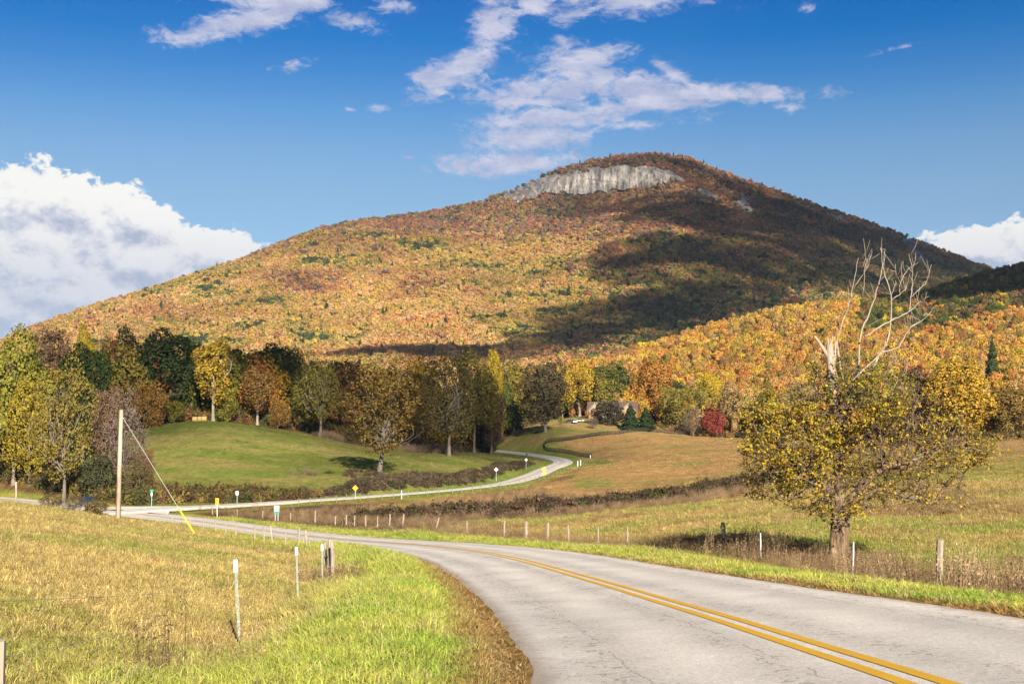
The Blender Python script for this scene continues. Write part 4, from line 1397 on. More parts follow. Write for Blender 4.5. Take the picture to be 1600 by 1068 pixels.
A('oak3', 'oak_tree', 1432, 692, 572, 362, 100, 'brown', 'rusty brown oak left of the large golden-olive one')
A('oak2', 'oak_tree', 1574, 692, 604, 356, 90, (0.16, 0.11, 0.03), 'brownish olive oak at the right edge of the photo')
A('pine0', 'pine_tree', 1550, 600, 528, 560, 30, 'dark green', 'dark pine among orange trees on the right hillside')
A('pine0', 'pine_tree', 1340, 640, 560, 560, 30, 'dark green', 'dark pine behind the crown of the near dead-topped tree')
A('oak0', 'oak_tree', 1345, 688, 598, 470, 80, 'olive', 'olive tree seen through the left half of the near tree')
A('oak1', 'oak_tree', 1250, 686, 600, 520, 80, 'tan', 'tan tree at the back of the brown hayfield')
A('oak2', 'oak_tree', 1200, 684, 612, 540, 60, 'yellow-green', 'yellow-green tree left of the near tree at the hayfield edge')
A('cedar0', 'cedar_tree', 985, 669, 630, 532, 38, (0.022, 0.036, 0.015), 'left of the two dark cone-shaped cedars before the house')
A('cedar0', 'cedar_tree', 1009, 668, 635, 534, 38, (0.024, 0.039, 0.015), 'right of the two dark cone-shaped cedars before the house')
A('cedar0', 'cedar_tree', 764, 687, 671, 535, 17, (0.04, 0.075, 0.025), 'small dark cedar alone on the lawn by the far road')
A('shrub1', 'holly_tree', 951, 662, 622, 545, 64, (0.04, 0.036, 0.02), 'round dark bushy tree in front of the house')
A('twiggy', 'sapling', 927, 670, 648, 530, 20, 'grey-brown', 'small bare sapling on the lawn before the house')
A('shrub0', 'shrub', 934, 660, 644, 548, 16, (0.04, 0.05, 0.02), 'dark rounded shrub at the left corner of the house')
A('shrub1', 'shrub', 876, 658, 648, 540, 11, 'yellow-green', 'small yellow-green shrub beside the parked vehicles')
A('shrub1', 'shrub', 842, 676, 664, 508, 18, (0.05, 0.055, 0.025), 'dark low shrub left of the lawn tree trunk')
occupied = []
for (kn, nm, px, pb, pt, Y, wpx_, colr, lab) in T:
    x = (px - 800) / 2000 * Y
    if px > 1200 and pb < 660:
        z = float(hill_surface(np.array([px * 1.0]), np.array([(Y - 360) / 800.0]))[2][0])
    else:
        z = ground_z(x, Y)
    top = (640 - pt) / 2000 * Y
    ht = max(2.0, top - z) if not nm.startswith('pine') else 22
    put_tree(nm, kn, x, Y, z, ht, wpx_ / 2000 * Y, colr, lab)
    occupied.append((x, Y, wpx_ / 4000 * Y, z, ht))
occ = np.array(occupied)
d = np.hypot(wood[:, 0][:, None] - occ[:, 0], wood[:, 1][:, None] - occ[:, 1])
wood = wood[(d > np.minimum(occ[:, 2] * 0.85, 4.5)).all(1)]

# colours and sizes of the remaining wood
n = len(wood)
wn1 = fbm(wood[:, 0] / 60, wood[:, 1] / 90, 4, 171)
wn2 = fbm(wood[:, 0] / 22, wood[:, 1] / 30, 3, 172)
CN = ['dark green', 'green', 'olive', 'yellow-green', 'yellow', 'gold', 'tan', 'orange', 'rust', 'brown', 'red']
u = np.clip(rng.random(n) * 0.85 + (wn2 - 0.5) * 0.6 + 0.08, 0, 0.999)
hill_t, hill_i = palette_pick(u, CN, [0.03, 0.07, 0.12, 0.07, 0.06, 0.15, 0.12, 0.22, 0.15, 0.05, 0.01])
belt_t, belt_i = palette_pick(np.clip(rng.random(n) * 0.8 + (wn2 - .5) * 0.7 + 0.1, 0, .999), CN, [0.18, 0.2, 0.25, 0.05, 0.02, 0.07, 0.02, 0.06, 0.08, 0.1, 0.0])
ish = wood[:, 4] == 1
wpx = 800 + 2000 * wood[:, 0] / wood[:, 1]
# the upper right of the hill is greener and browner
upr = ish & (wood[:, 3] > 0.62) & (wpx > 1340)
up_t, up_i = palette_pick(rng.random(n), CN, [0.22, 0.25, 0.18, 0.06, 0.02, 0.03, 0.02, 0.05, 0.10, 0.14, 0.01])
ci_ = np.where(upr, up_i, np.where(ish, hill_i, belt_i))
tw = np.where(upr[:, None], up_t, np.where(ish[:, None], hill_t * 0.68 + 0.32 * np.array([0.30, 0.165, 0.04]), belt_t))
wh = np.where(ish, rng.uniform(9, 13.5, n) + 6 * (1 - sstep(wood[:, 3], 0.02, 0.25)) * rng.random(n), rng.uniform(17, 24, n))
ww = np.where(ish, rng.uniform(6.5, 11.0, n), rng.uniform(11, 16, n)) * np.where(rng.random(n) < 0.2, 0.75, 1.0)
# belt heights follow the skyline of the photograph
sky_b = lerp1(wpx, [(-400, 510), (60, 515), (150, 528), (220, 520), (330, 535), (380, 545), (480, 560), (560, 565), (700, 562), (800, 572), (900, 574), (1000, 580), (1100, 600)])
cap = (640 - sky_b - 4 * rng.random(n)) / 2000 * wood[:, 1] - wood[:, 2]
wh = np.where(wood[:, 4] == 0, np.minimum(wh, np.maximum(cap, 8)), wh)
wh = np.where(wood[:, 4] == 2, 13, wh)

# which of them can be seen: a coarse painter's pass over the photograph's frame, nearest first
order = np.argsort(wood[:, 1])
Wd, Hg = 400, 267
cov = np.zeros((Hg, Wd), bool)
yy_, xx_ = np.mgrid[0:Hg, 0:Wd]


def stamp(cx, cy, rx, ry, mark=True):
    x0, x1 = max(0, int(cx - rx)), min(Wd, int(cx + rx) + 2)
    y0, y1 = max(0, int(cy - ry)), min(Hg, int(cy + ry) + 2)
    if x0 >= x1 or y0 >= y1:
        return 0.0
    e = ((xx_[y0:y1, x0:x1] - cx) / rx) ** 2 + ((yy_[y0:y1, x0:x1] - cy) / ry) ** 2 <= 1
    sub = cov[y0:y1, x0:x1]
    v = (e & ~sub).sum()
    if mark:
        sub |= e
    return float(v)


allt = [(o[1], 'o', i) for i, o in enumerate(occupied)] + [(wood[i, 1], 'w', i) for i in order]
allt.sort(key=lambda q: q[0])
vis = np.zeros(n)
stamp(1350 / 4, 690 / 4, 170 / 4, 90 / 4)
for Yv, kd, i in allt:
    if kd == 'o':
        x, Y, r_, z, h_ = occupied[i]
        a, b = pix(x, Y, z + h_ * 0.58)
        stamp(a / 4, b / 4, r_ * 0.85 / Y * 500, h_ * 0.40 / Y * 500)
    else:
        x, Y, z = wood[i, :3]
        a, b = pix(x, Y, z + wh[i] * 0.58)
        vis[i] = stamp(a / 4, b / 4, max(0.8, ww[i] * 0.5 / Y * 500), max(0.8, wh[i] * 0.42 / Y * 500))
N_SINGLE = 235
single = np.argsort(-vis)[:N_SINGLE]
single = single[vis[single] > 5]
is_single = np.zeros(n, bool)
is_single[single] = True

WORDS = {'dark green': 'dark green', 'green': 'green', 'olive': 'olive', 'yellow-green': 'yellow-green', 'yellow': 'bright yellow', 'gold': 'golden', 'tan': 'tan', 'orange': 'orange', 'rust': 'rust-coloured', 'brown': 'brown', 'red': 'red'}
ORD = ['first', 'second', 'third', 'fourth', 'fifth', 'sixth', 'seventh', 'eighth', 'ninth', 'tenth', 'eleventh', 'twelfth', 'thirteenth', 'fourteenth', 'fifteenth', 'sixteenth', 'seventeenth', 'eighteenth', 'nineteenth', 'twentieth']


def place_of(px, hillside, t):
    if not hillside:
        if px < 130: return 'in the wood at the left edge'
        if px < 330: return 'in the wood left of the hay bales'
        if px < 590: return 'in the wood behind the green field'
        if px < 720: return 'between the two big roadside trees'
        if px < 850: return 'in the wood behind the far road'
        return 'in the wood behind the house'
    row = 'at the right hill foot' if t < 0.16 else 'low on the right hill' if t < 0.42 else 'high on the right hill'
    side = ' above the house' if px < 1060 else ' above the red maple' if px < 1190 else ' behind the near tree' if px < 1460 else ' at the right edge'
    return row + side


zones = {}
for i in single:
    zones.setdefault((CN[ci_[i]], place_of(wpx[i], ish[i], wood[i, 3])), []).append(i)
kinds_h = ['wood0', 'wood1', 'wood2', 'wood3', 'wood0', 'wood1', 'wood2', 'wood3']
for (cname, plc), idxs in zones.items():
    idxs.sort(key=lambda i: wpx[i])
    for r_, i in enumerate(idxs):
        c_ = WORDS[cname]
        if len(idxs) == 1:
            lab = 'only %s tree %s' % (c_, plc)
        elif r_ == 0:
            lab = 'leftmost %s tree %s' % (c_, plc)
        elif r_ == len(idxs) - 1:
            lab = 'rightmost %s tree %s' % (c_, plc)
        else:
            lab = '%s %s tree from the left %s' % (ORD[min(r_, 19)], c_, plc)
        put_tree('forest_tree', kinds_h[i % 8], wood[i, 0], wood[i, 1], wood[i, 2] - 0.3, wh[i], ww[i], tuple(tw[i] * (1.2 if ish[i] and not upr[i] else 0.95)), lab,
                 'trees of the hillside wood' if ish[i] else 'trees of the valley wood')

mid_meshes = []
for i in range(5):
    (V, F), C, L = crown(200 + i, 5.0, 11.0, 1.0, 20, 1500, 0.85, jitter=0.4, lob=(0.26, 0.42))
    m_ = np_mesh('mid_crown', V, F)
    m_.materials.append(leaf_ins)
    mid_meshes.append(m_)
mid_coll = variant_collection('mid_crowns', mid_meshes)
k_ = ~is_single
scatter('forest', wood[k_, :3] - np.array([0, 0, 0.5]), mid_coll, 5, np.stack([ww[k_] / 10, ww[k_] / 10, wh[k_] / 12.5], 1), tw[k_] * rng.uniform(0.9, 1.25, (k_.sum(), 1)) * np.where(ish[k_] & ~upr[k_], 1.18, 0.95)[:, None], 0.03)

# ------------------------------------------------------------------ the near tree with the dead top, at the fence right of the road
NB = np.array([12.3, 48.0, ground_z(12.3, 48.0)])
nr_ = np.random.default_rng(5)
S_ = 41.67


def rel(px, py, dep=0.0):
    return np.array([(px - 1312) / S_, dep, (885 - py) / S_])


LOBES = [  # px, py, rx, ry in px, attractors, leaf share
    (1235, 690, 80, 76, 440, 1.5), (1222, 742, 64, 44, 190, 1.3), (1190, 655, 34, 50, 110, 1.2), (1310, 655, 84, 80, 420, 0.8), (1340, 602, 80, 52, 300, 1.15), (1325, 572, 34, 22, 50, 0.7),
    (1415, 685, 92, 70, 420, 0.36), (1488, 695, 56, 46, 210, 1.0), (1530, 702, 30, 26, 60, 1.5), (1430, 762, 92, 32, 190, 0.28), (1290, 768, 75, 42, 190, 0.45), (1180, 720, 26, 40, 60, 0.6), (1385, 630, 70, 40, 140, 0.8), (1365, 735, 60, 40, 120, 0.4)]
att, lid = [], []
for k_, (a, b, rx_, rz_, m_, _) in enumerate(LOBES):
    d = nr_.normal(size=(m_, 3))
    d /= np.linalg.norm(d, axis=1)[:, None]
    d *= nr_.random((m_, 1)) ** 0.38
    c = rel(a, b)
    dep = 2.4 if rx_ > 60 else 1.4
    att.append(c + d * np.array([rx_ / S_, dep, rz_ / S_]))
    lid += [k_] * m_
att = np.vstack(att)
lid = np.array(lid)
nodes = [np.array([0, 0, -0.3])]
par = [-1]


def grow_path(i0, pts_, step=0.22):
    i = i0
    for q in pts_:
        q = np.array(q, float)
        while np.linalg.norm(q - nodes[i]) > step:
            d = q - nodes[i]
            nodes.append(nodes[i] + d / np.linalg.norm(d) * step + nr_.normal(size=3) * 0.018)
            par.append(i)
            i = len(nodes) - 1
    return i


i1 = grow_path(0, [(0.05, 0, 1.2), (0.1, 0.05, 2.4)])
i2 = grow_path(i1, [(-0.1, 0.1, 3.6), (-0.05, 0.1, 5.0), (0.1, 0, 6.2)])
grow_path(i1, [(0.9, -0.4, 3.45), (1.7, -0.5, 3.95), (2.2, -0.6, 3.85), (2.9, -0.5, 4.3)])
grow_path(i1, [(-0.8, -0.3, 3.2), (-1.6, -0.4, 4.0)])
grow_path(i1 - 2, [(1.3, -0.8, 3.1), (2.4, -1.0, 2.7), (3.2, -0.9, 2.55)])
grow_path(i1, [(0.3, 0.8, 3.6), (0.5, 1.3, 4.6)])
alive = np.ones(len(att), bool)
for it in range(90):
    Np = np.array(nodes)
    idx = np.where(alive)[0]
    if not len(idx):
        break
    D = ((att[idx][:, None] - Np[None]) ** 2).sum(2)
    near = np.argmin(D, 1)
    dm = D[np.arange(len(idx)), near]
    ok = dm < 1.9 ** 2
    new = {}
    for a, j in zip(idx[ok], near[ok]):
        d = att[a] - Np[j]
        new.setdefault(j, []).append(d / (np.linalg.norm(d) + 1e-6))
    if not new:
        break
    for j, ds in new.items():
        v = np.mean(ds, 0) + nr_.normal(size=3) * 0.16
        v /= np.linalg.norm(v) + 1e-9
        nodes.append(Np[j] + v * 0.2)
        par.append(j)
    Np2 = np.array(nodes[len(Np):])
    D2 = ((att[idx][:, None] - Np2[None]) ** 2).sum(2).min(1)
    alive[idx[D2 < 0.27 ** 2]] = False
nodes = np.array(nodes)
par = np.array(par)
NN = len(nodes)
rad_n = np.zeros(NN)
ch = [[] for _ in range(NN)]
for i in range(1, NN):
    ch[par[i]].append(i)
for i in range(NN - 1, -1, -1):
    rad_n[i] = 0.011 if not ch[i] else sum(rad_n[c] ** 2.15 for c in ch[i]) ** (1 / 2.15)
rad_n *= 0.30 / rad_n[4]
rad_n = np.maximum(rad_n, 0.009)
rad_n += 0.20 * np.exp(-np.maximum(nodes[:, 2], 0) / 0.35) * (np.hypot(nodes[:, 0], nodes[:, 1]) < 0.3)
V, F = [], []
nv = 0
done = np.zeros(NN, bool)
for i in range(NN):
    kids = sorted(ch[i], key=lambda c: -rad_n[c])
    starts = kids if i == 0 else kids[1:]
    for c in starts:
        p = [nodes[i]]
        r = [min(rad_n[i], rad_n[c] * 1.15)]
        j = c
        while True:
            p.append(nodes[j])
            r.append(rad_n[j])
            if not ch[j]:
                break
            j = max(ch[j], key=lambda q: rad_n[q])
        if len(p) < 2:
            continue
        sd = 12 if r[1] > 0.12 else 6 if r[1] > 0.03 else 4
        v, f = tube(np.array(p), r, sd)
        V.append(v)
        F.append(f + nv)
        nv += len(v)
# the second fused stem at the left of the bole
v, f = tube(np.array([(-0.36, -0.12, -0.3), (-0.3, -0.12, 0.6), (-0.24, -0.08, 1.6), (-0.25, -0.05, 2.6), (-0.5, -0.1, 3.6)]), [0.25, 0.15, 0.13, 0.12, 0.09], 9)
V.append(v); F.append(f + nv); nv += len(v)
near_bark, nt = new_mat('near_bark')
t = nt.n('ShaderNodeTexCoord')
nz = nt.noise(nt.vmath('MULTIPLY', t.outputs['Object'], (1, 1, 0.22)), 9.0, 6, 0.7)
nz2 = nt.noise(t.outputs['Object'], 1.3, 3, 0.5)
c_ = nt.ramp(nz, [(0.35, (0.05, 0.035, 0.024)), (0.5, (0.14, 0.092, 0.055)), (0.68, (0.29, 0.20, 0.12))])
c_ = nt.mix(nt.smooth(nz2, 0.55, 0.7), c_, (0.165, 0.15, 0.12))
finish(nt, principled(nt, c_, 0.95, 0.1, bump(nt, nz, 1.0, 0.06)))
nt_e = empty('dead_topped_tree', NB, 'near golden-leaved tree with broken dead top and bare white branches beside the road fence', 'tree')
link('trunk', np_mesh('near_trunk', np.vstack(V), np.vstack(F), smooth=True), near_bark, nt_e)
# twigs and leaves
tips = np.array([i for i in range(NN) if rad_n[i] < 0.016])
share = np.array([l[5] for l in LOBES])
D = ((nodes[tips][:, None] - att[None]) ** 2).sum(2).argmin(1)
tl = lid[D]
TV, TF, LP = [], [], []
tn = 0
for i, l_ in zip(tips, tl):
    p = nodes[i]
    if p[2] < 1.2:
        continue
    dirn = p - nodes[par[i]]
    for _ in range(4 if share[l_] < 0.6 else 3):
        d = dirn / (np.linalg.norm(dirn) + 1e-6) + nr_.normal(size=3) * 0.75
        d[2] += 0.15
        d /= np.linalg.norm(d)
        Lg = nr_.uniform(0.25, 0.75)
        m = p + d * Lg * 0.5 + nr_.normal(size=3) * 0.03
        e = p + d * Lg + np.array([0, 0, -0.03])
        v, f = tube(np.array([p, m, e]), [0.008, 0.006, 0.004], 3)
        TV.append(v); TF.append(f + tn); tn += len(v)
        k_ = nr_.poisson(6.2 * share[l_] * (0.12 + 1.4 * float(sstep(np.array(noise.noise(Vector(p) * 1.25)), -0.3, 0.4))))
        for _ in range(k_):
            s_ = nr_.random()
            LP.append(np.concatenate([p + d * Lg * s_ + nr_.normal(size=3) * 0.07, [l_]]))
twig_mat = simple('twig', (0.10, 0.07, 0.05), 0.95, 0.1, 0.3, 5)
link('twigs', np_mesh('near_twigs', np.vstack(TV), np.vstack(TF)), twig_mat, nt_e)['kind'] = 'stuff'
LP = np.array(LP)
Nn = nr_.normal(size=(len(LP), 3)) + np.array([0.1, -0.45, 0.45])
LV, LF = cards(LP[:, :3], Nn, 0.10, nr_, fold=0.2, asp=(0.65, 1.0))
lme = np_mesh('near_leaves', LV, LF)
pal = np.array([(0.38, 0.255, 0.022), (0.29, 0.22, 0.027), (0.22, 0.195, 0.03), (0.12, 0.125, 0.025), (0.34, 0.155, 0.02), (0.15, 0.085, 0.03)])
pr = np.array([0.38, 0.26, 0.16, 0.08, 0.08, 0.04])
gi_ = nr_.choice(6, len(LP), p=pr)
gi_ = np.where((LP[:, 2] > 6.2) & (nr_.random(len(LP)) < 0.5), 3, gi_)
lc = np.repeat(pal[gi_] * nr_.uniform(0.8, 1.2, (len(LP), 1)), 4, 0)
set_attr(lme, 'tint', lc, 'FLOAT_COLOR')
lm_, nt = new_mat('near_leaf')
a_ = nt.n('ShaderNodeAttribute', attribute_name='tint')
d_ = nt.n('ShaderNodeBsdfDiffuse')
nt.put(d_.inputs[0], a_.outputs['Color'])
t_ = nt.n('ShaderNodeBsdfTranslucent')
nt.put(t_.inputs[0], a_.outputs['Color'])
mx_ = nt.n('ShaderNodeMixShader')
mx_.inputs[0].default_value = 0.3
nt.put(mx_.inputs[1], d_.outputs[0])
nt.put(mx_.inputs[2], t_.outputs[0])
finish(nt, mx_.outputs[0])
link('leaves', lme, lm_, nt_e)['kind'] = 'stuff'
# the dead top
dead = simple('dead_wood', (0.27, 0.215, 0.17), 0.9, 0.1, 0.35, 4, stretch=(1, 1, 0.3))
DB = [([(1325, 600), (1310, 530), (1328, 482), (1337, 446), (1346, 397)], .075, .5), ([(1343, 590), (1343, 524), (1361, 482), (1370, 458), (1377, 430), (1386, 386)], .08, .2),
      ([(1350, 590), (1364, 563), (1387, 521), (1389, 458), (1378, 428), (1371, 385)], .09, -.3), ([(1389, 467), (1411, 451), (1412, 443)], .035, -.3), ([(1346, 524), (1382, 500), (1415, 486), (1432, 470), (1446, 461)], .06, -.4),
      ([(1415, 485), (1419, 449), (1420, 419), (1415, 396)], .035, -.4), ([(1419, 461), (1442, 440), (1449, 413)], .032, -.4), ([(1403, 455), (1404, 437), (1418, 416), (1431, 408)], .032, -.2),
      ([(1325, 594), (1370, 548), (1397, 543), (1412, 512), (1430, 500)], .085, -.5), ([(1340, 443), (1361, 413), (1365, 393)], .026, .5), ([(1353, 459), (1355, 425), (1356, 392)], .026, .4), ([(1389, 458), (1397, 434), (1394, 411)], .03, -.3),
      ([(1412, 512), (1440, 495), (1452, 478)], .03, -.5), ([(1370, 600), (1378, 580), (1390, 555)], .03, -.9), ([(1375, 612), (1395, 590), (1404, 578)], .028, -.9)]
for pts_, r0, dep in DB:
    p = np.array([rel(a, b, dep) for a, b in pts_])
    t0 = np.linspace(0, 1, len(p))
    t1 = np.linspace(0, 1, len(p) * 4)
    q = np.stack([np.interp(t1, t0, p[:, k_]) for k_ in range(3)], 1)
    for _ in range(2):
        q[1:-1] = (q[:-2] + q[2:] + 2 * q[1:-1]) / 4
    q += nr_.normal(size=q.shape) * 0.012
    mb_ = MB().tube(q, np.linspace(r0 * 0.52, 0.008, len(q)), 6)
    for _ in range(int(len(q) * 0.35)):
        i_ = nr_.integers(len(q) // 4, len(q) - 1)
        e_ = q[i_] + np.array([nr_.normal() * 0.22, nr_.normal() * 0.2, nr_.uniform(0.15, 0.75)])
        mb_.tube([tuple(q[i_]), tuple((q[i_] + e_) / 2 + nr_.normal(size=3) * 0.04), tuple(e_)], [0.012, 0.008, 0.004], 4)
    mb_.build('dead_branch', dead, nt_e, smooth=True)
sn = MB()
sn.tube([rel(1302, 640), rel(1300, 590), rel(1297, 560), rel(1296, 535)], [0.17, 0.165, 0.15, 0.12], 10)
for k_, (a, b) in enumerate([(1292, 522), (1297, 527), (1301, 521), (1294, 530)]):
    sn.tube([rel(1295 + k_ * 1.6, 545, 0.05 * (k_ - 1)), rel(a, b, 0.06 * (k_ - 1))], [0.06, 0.012], 5)
sn.tube([rel(1298, 562), rel(1288, 545), rel(1277, 528), rel(1272, 522)], [0.1, 0.075, 0.05, 0.03], 7)
sn.tube([rel(1310, 600), rel(1302, 570), rel(1306, 530)], [0.09, 0.06, 0.03], 6)
sn.build('snag', dead, nt_e, smooth=True)

# ------------------------------------------------------------------ things along the roads
wood_grey = simple('weathered_wood', (0.29, 0.24, 0.185), 0.95, 0.1, 0.35, 6, stretch=(1, 1, 0.2))
wood_dark = simple('dark_weathered_wood', (0.20, 0.165, 0.13), 0.95, 0.1, 0.35, 6, stretch=(1, 1, 0.2))
wood_pole = simple('pole_wood', (0.24, 0.165, 0.115), 0.95, 0.1, 0.35, 3, stretch=(1, 1, 0.15), second=(0.40, 0.315, 0.24))
steel_green = simple('green_steel', (0.13, 0.16, 0.11), 0.6, 0.4, 0.3, 8, second=(0.25, 0.25, 0.2))
galv = simple('galvanised_steel', (0.42, 0.43, 0.43), 0.5, 0.5, 0.15, 8)
white = simple('white_enamel', (0.80, 0.80, 0.78), 0.5, 0.4, 0.06, 8)
sign_back = simple('sign_back', (0.5, 0.5, 0.5), 0.5, 0.3, 0.1, 5)
yel = simple('sign_yellow', (0.80, 0.42, 0.01), 0.5, 0.4, 0.05, 5)
black = simple('sign_black', (0.015, 0.015, 0.015), 0.5, 0.3, 0.1, 5)
green_s = simple('sign_green', (0.02, 0.23, 0.12), 0.5, 0.4, 0.06, 5)
black_wood = simple('black_board', (0.028, 0.022, 0.02), 0.85, 0.2, 0.4, 3)
wire_m = simple('wire', (0.28, 0.25, 0.22), 0.6, 0.5, 0.3, 4)
straw = simple('hay', (0.42, 0.29, 0.12), 1.0, 0.0, 0.3, 6)
ins_yellow = simple('guard_yellow', (0.80, 0.60, 0.01), 0.45, 0.4, 0.05, 4)


def at(px, Y):
    x = (px - 800) / 2000 * Y
    return np.array([x, Y, ground_z(x, Y)])


def on_offset(px, R, off, y0, y1):
    """the place at lateral offset off from a road that is seen at column px"""
    c_, s_ = np.cos(R[:, 3]), np.sin(R[:, 3])
    X, Yy = R[:, 0] + off * c_, R[:, 1] - off * s_
    k_ = np.where((Yy > y0) & (Yy < y1))[0]
    i = k_[np.argmin(np.abs(800 + 2000 * X[k_] / Yy[k_] - px))]
    return np.array([X[i], Yy[i], ground_z(X[i], Yy[i])])


def wood_post(parent, loc, h, r, lean=(0, 0), name='post', seed=0, mat=None):
    rr = random.Random(seed)
    mb_ = MB()
    n_ = 5
    p = [(lean[0] * t * h + rr.uniform(-.01, .01), lean[1] * t * h, -0.3 + t * (h + 0.3)) for t in [i / (n_ - 1) for i in range(n_)]]
    mb_.tube(p, [r * rr.uniform(0.88, 1.12) for _ in p], 7, phase=rr.random())
    o = mb_.build(name, mat or wood_grey, parent)
    o.location = Vector(loc) - parent.location
    return o


def wires(parent, tops, hs, r=0.0022):
    for h in hs:
        mb_ = MB()
        P_ = [Vector(t) - parent.location + Vector((0, 0, h)) for t in tops]
        pts_ = []
        for a, b in zip(P_[:-1], P_[1:]):
            for k_ in range(4):
                t = k_ / 4
                q = a.lerp(b, t)
                q.z -= 0.05 * math.sin(math.pi * t)
                pts_.append(tuple(q))
        pts_.append(tuple(P_[-1]))
        mb_.tube(pts_, r, 3)
        mb_.build('wire', wire_m, parent)


# ---- left roadside fence: steel T-posts near the camera, a braced corner, then wooden posts along the road
fl0 = np.array(at(375, 20.6))
fl = empty('wire_fence', fl0, 'left roadside wire fence of white-tipped steel posts and old wooden posts', 'fence')
wood_post(fl, at(-13, 6.6), -0.1 + float((640 - 1000) / 2000 * 6.6 - at(-13, 6.6)[2]) + 0.1, 0.062, (0.02, 0), seed=1)
lefts = [at(-13, 6.6)]
for k_, (px, Y, h, ln_) in enumerate([(375, 20.6, 1.44, -0.05), (466, 31.0, 1.42, -0.03), (504, 41.0, 1.38, -0.01)]):
    loc = at(px, Y)
    lefts.append(loc)
    mb_ = MB()
    R_ = Matrix.Rotation(ln_ * 1.0, 3, 'Y')
    mb_.box(R_ @ Vector((0, 0, h / 2 - .15)), (0.045, 0.008, h + .3), R_)
    mb_.box(R_ @ Vector((0, 0.022, h / 2 - .15)), (0.008, 0.04, h + .3), R_)
    for q in range(int(h / 0.06)):
        mb_.box(R_ @ Vector((0, -0.008, 0.1 + q * 0.06)), (0.02, 0.012, 0.018), R_)
    tp = mb_.build('t_post', steel_green, fl)
    tp.location = Vector(loc) - fl.location
    cp_ = MB()
    cp_.box(R_ @ Vector((0, 0, h - .07)), (0.062, 0.03, 0.20), R_)
    cp_.box(R_ @ Vector((0, 0.026, h - .07)), (0.026, 0.044, 0.196), R_)
    c2 = cp_.build('white_tip', white, tp)
brace = [at(508, 43.5), at(515, 42.6), at(521, 42.0)]
for k_, (b_, h, r, le) in enumerate(zip(brace, (1.42, 1.55, 1.48), (0.055, 0.085, 0.06), ((0.0, 0), (0.02, 0), (-0.03, 0)))):
    wood_post(fl, b_, h, r, le, seed=20 + k_)
lefts.append(brace[1])
mb_ = MB()
a, b = Vector(brace[0]) - fl.location, Vector(brace[2]) - fl.location
mb_.tube([a + Vector((0, 0, 0.95)), b + Vector((0, 0, 0.9))], 0.04, 6)
mb_.build('brace_rail', wood_grey, fl)
for k_, (px, h, ln_) in enumerate([(481, 1.15, -.10), (466, 1.25, .02), (446, 1.0, 0), (428, 1.3, -.16), (413, 1.2, .0), (398, 1.15, .02), (369, 1.2, .0), (353, 1.0, .03), (337, 1.05, -.02), (319, 1.0, -.04), (299, 0.9, -.12), (271, 1.0, -.1), (249, 1.05, .0), (221, 1.0, .02)]):
    loc = on_offset(px, MR, -HW_M - 3.4, 44, 190)
    wood_post(fl, loc, h * 1.05, 0.06, (ln_, 0), seed=40 + k_)
    lefts.append(loc)
wires(fl, lefts, (0.45, 0.8, 1.1))

# ---- right roadside fence
fr0 = on_offset(1465, MR, HW_M + 6.0, 20, 60)
fr = empty('wire_fence', fr0, 'right roadside wire fence of weathered leaning posts in brown weeds', 'fence')
rights = []
for k_, (px, h, r, ln_, offx) in enumerate([(1760, 1.2, .08, 0.03, 5.6), (1465, 1.28, .085, 0.02, 6.0), (1332, 1.15, .024, 0.01, 6.0), (1190, 1.1, .026, -0.01, 6.4), (1137, 1.25, .08, -.22, 6.4), (981, 1.1, .04, 0.03, 6.4), (935, 1.2, .045, 0, 6.4), (891, 1.2, .06, -.04, 6.4), (856, 1.25, .075, .05, 6.4), (821.5, 1.25, .1, 0, 6.2), (788, 1.2, .06, .03, 6), (730, 1.1, .05, 0, 6), (680, 1.1, .06, .35, 5.5),
                                            (629, 1.25, .07, .14, 5), (609, 1.3, .06, .05, 5), (590.5, 1.2, .06, .02, 5), (572, 1.2, .07, 0, 5), (554.5, 1.15, .06, .04, 5), (540, 1.25, .07, .05, 5), (523.5, 1.1, .07, .05, 5), (492, 1.45, .08, .03, 5), (454, 1.2, .07, 0, 5.5), (410, 1.0, .06, 0.04, 5.5), (371, 1.0, .06, 0.04, 5.5), (331, 1.0, .06, 0, 5)]):
    loc = on_offset(px, MR, HW_M + offx, 18, 190)
    wood_post(fr, loc, h, r, (ln_, 0), seed=80 + k_, mat=sign_back if px in (1332, 1190) else None)
    rights.append(loc)
wires(fr, rights, (0.4, 0.7, 1.0))

# ---- pasture fence on the right of the side road
fs = empty('wire_fence', on_offset(760, SR, 7.0, 190, 400), 'thin pasture fence of small posts along the right of the side road', 'fence')
ps = []
sidx = 0
for px in [466, 488, 505, 525, 543, 561, 580, 598, 616, 635, 652, 670, 688, 706, 722, 737, 752, 767, 782, 797, 812, 820, 828, 836, 843, 850, 857, 864, 870, 876, 882, 888, 893, 898, 912, 918, 923]:
    loc = on_offset(px, SR, 6.2 if px < 840 else 7.5, 185, 425)
    wood_post(fs, loc, 1.15, 0.055, (random.uniform(-.05, .05), 0), seed=130 + sidx, mat=wood_dark)
    ps.append(loc)
    sidx += 1
for px in (903, 907):
    wood_post(fs, on_offset(px, SR, 7.5, 300, 425), 1.7, 0.13, seed=px, mat=white, name='gate_post')
wires(fs, ps, (0.5, 1.0), 0.004)

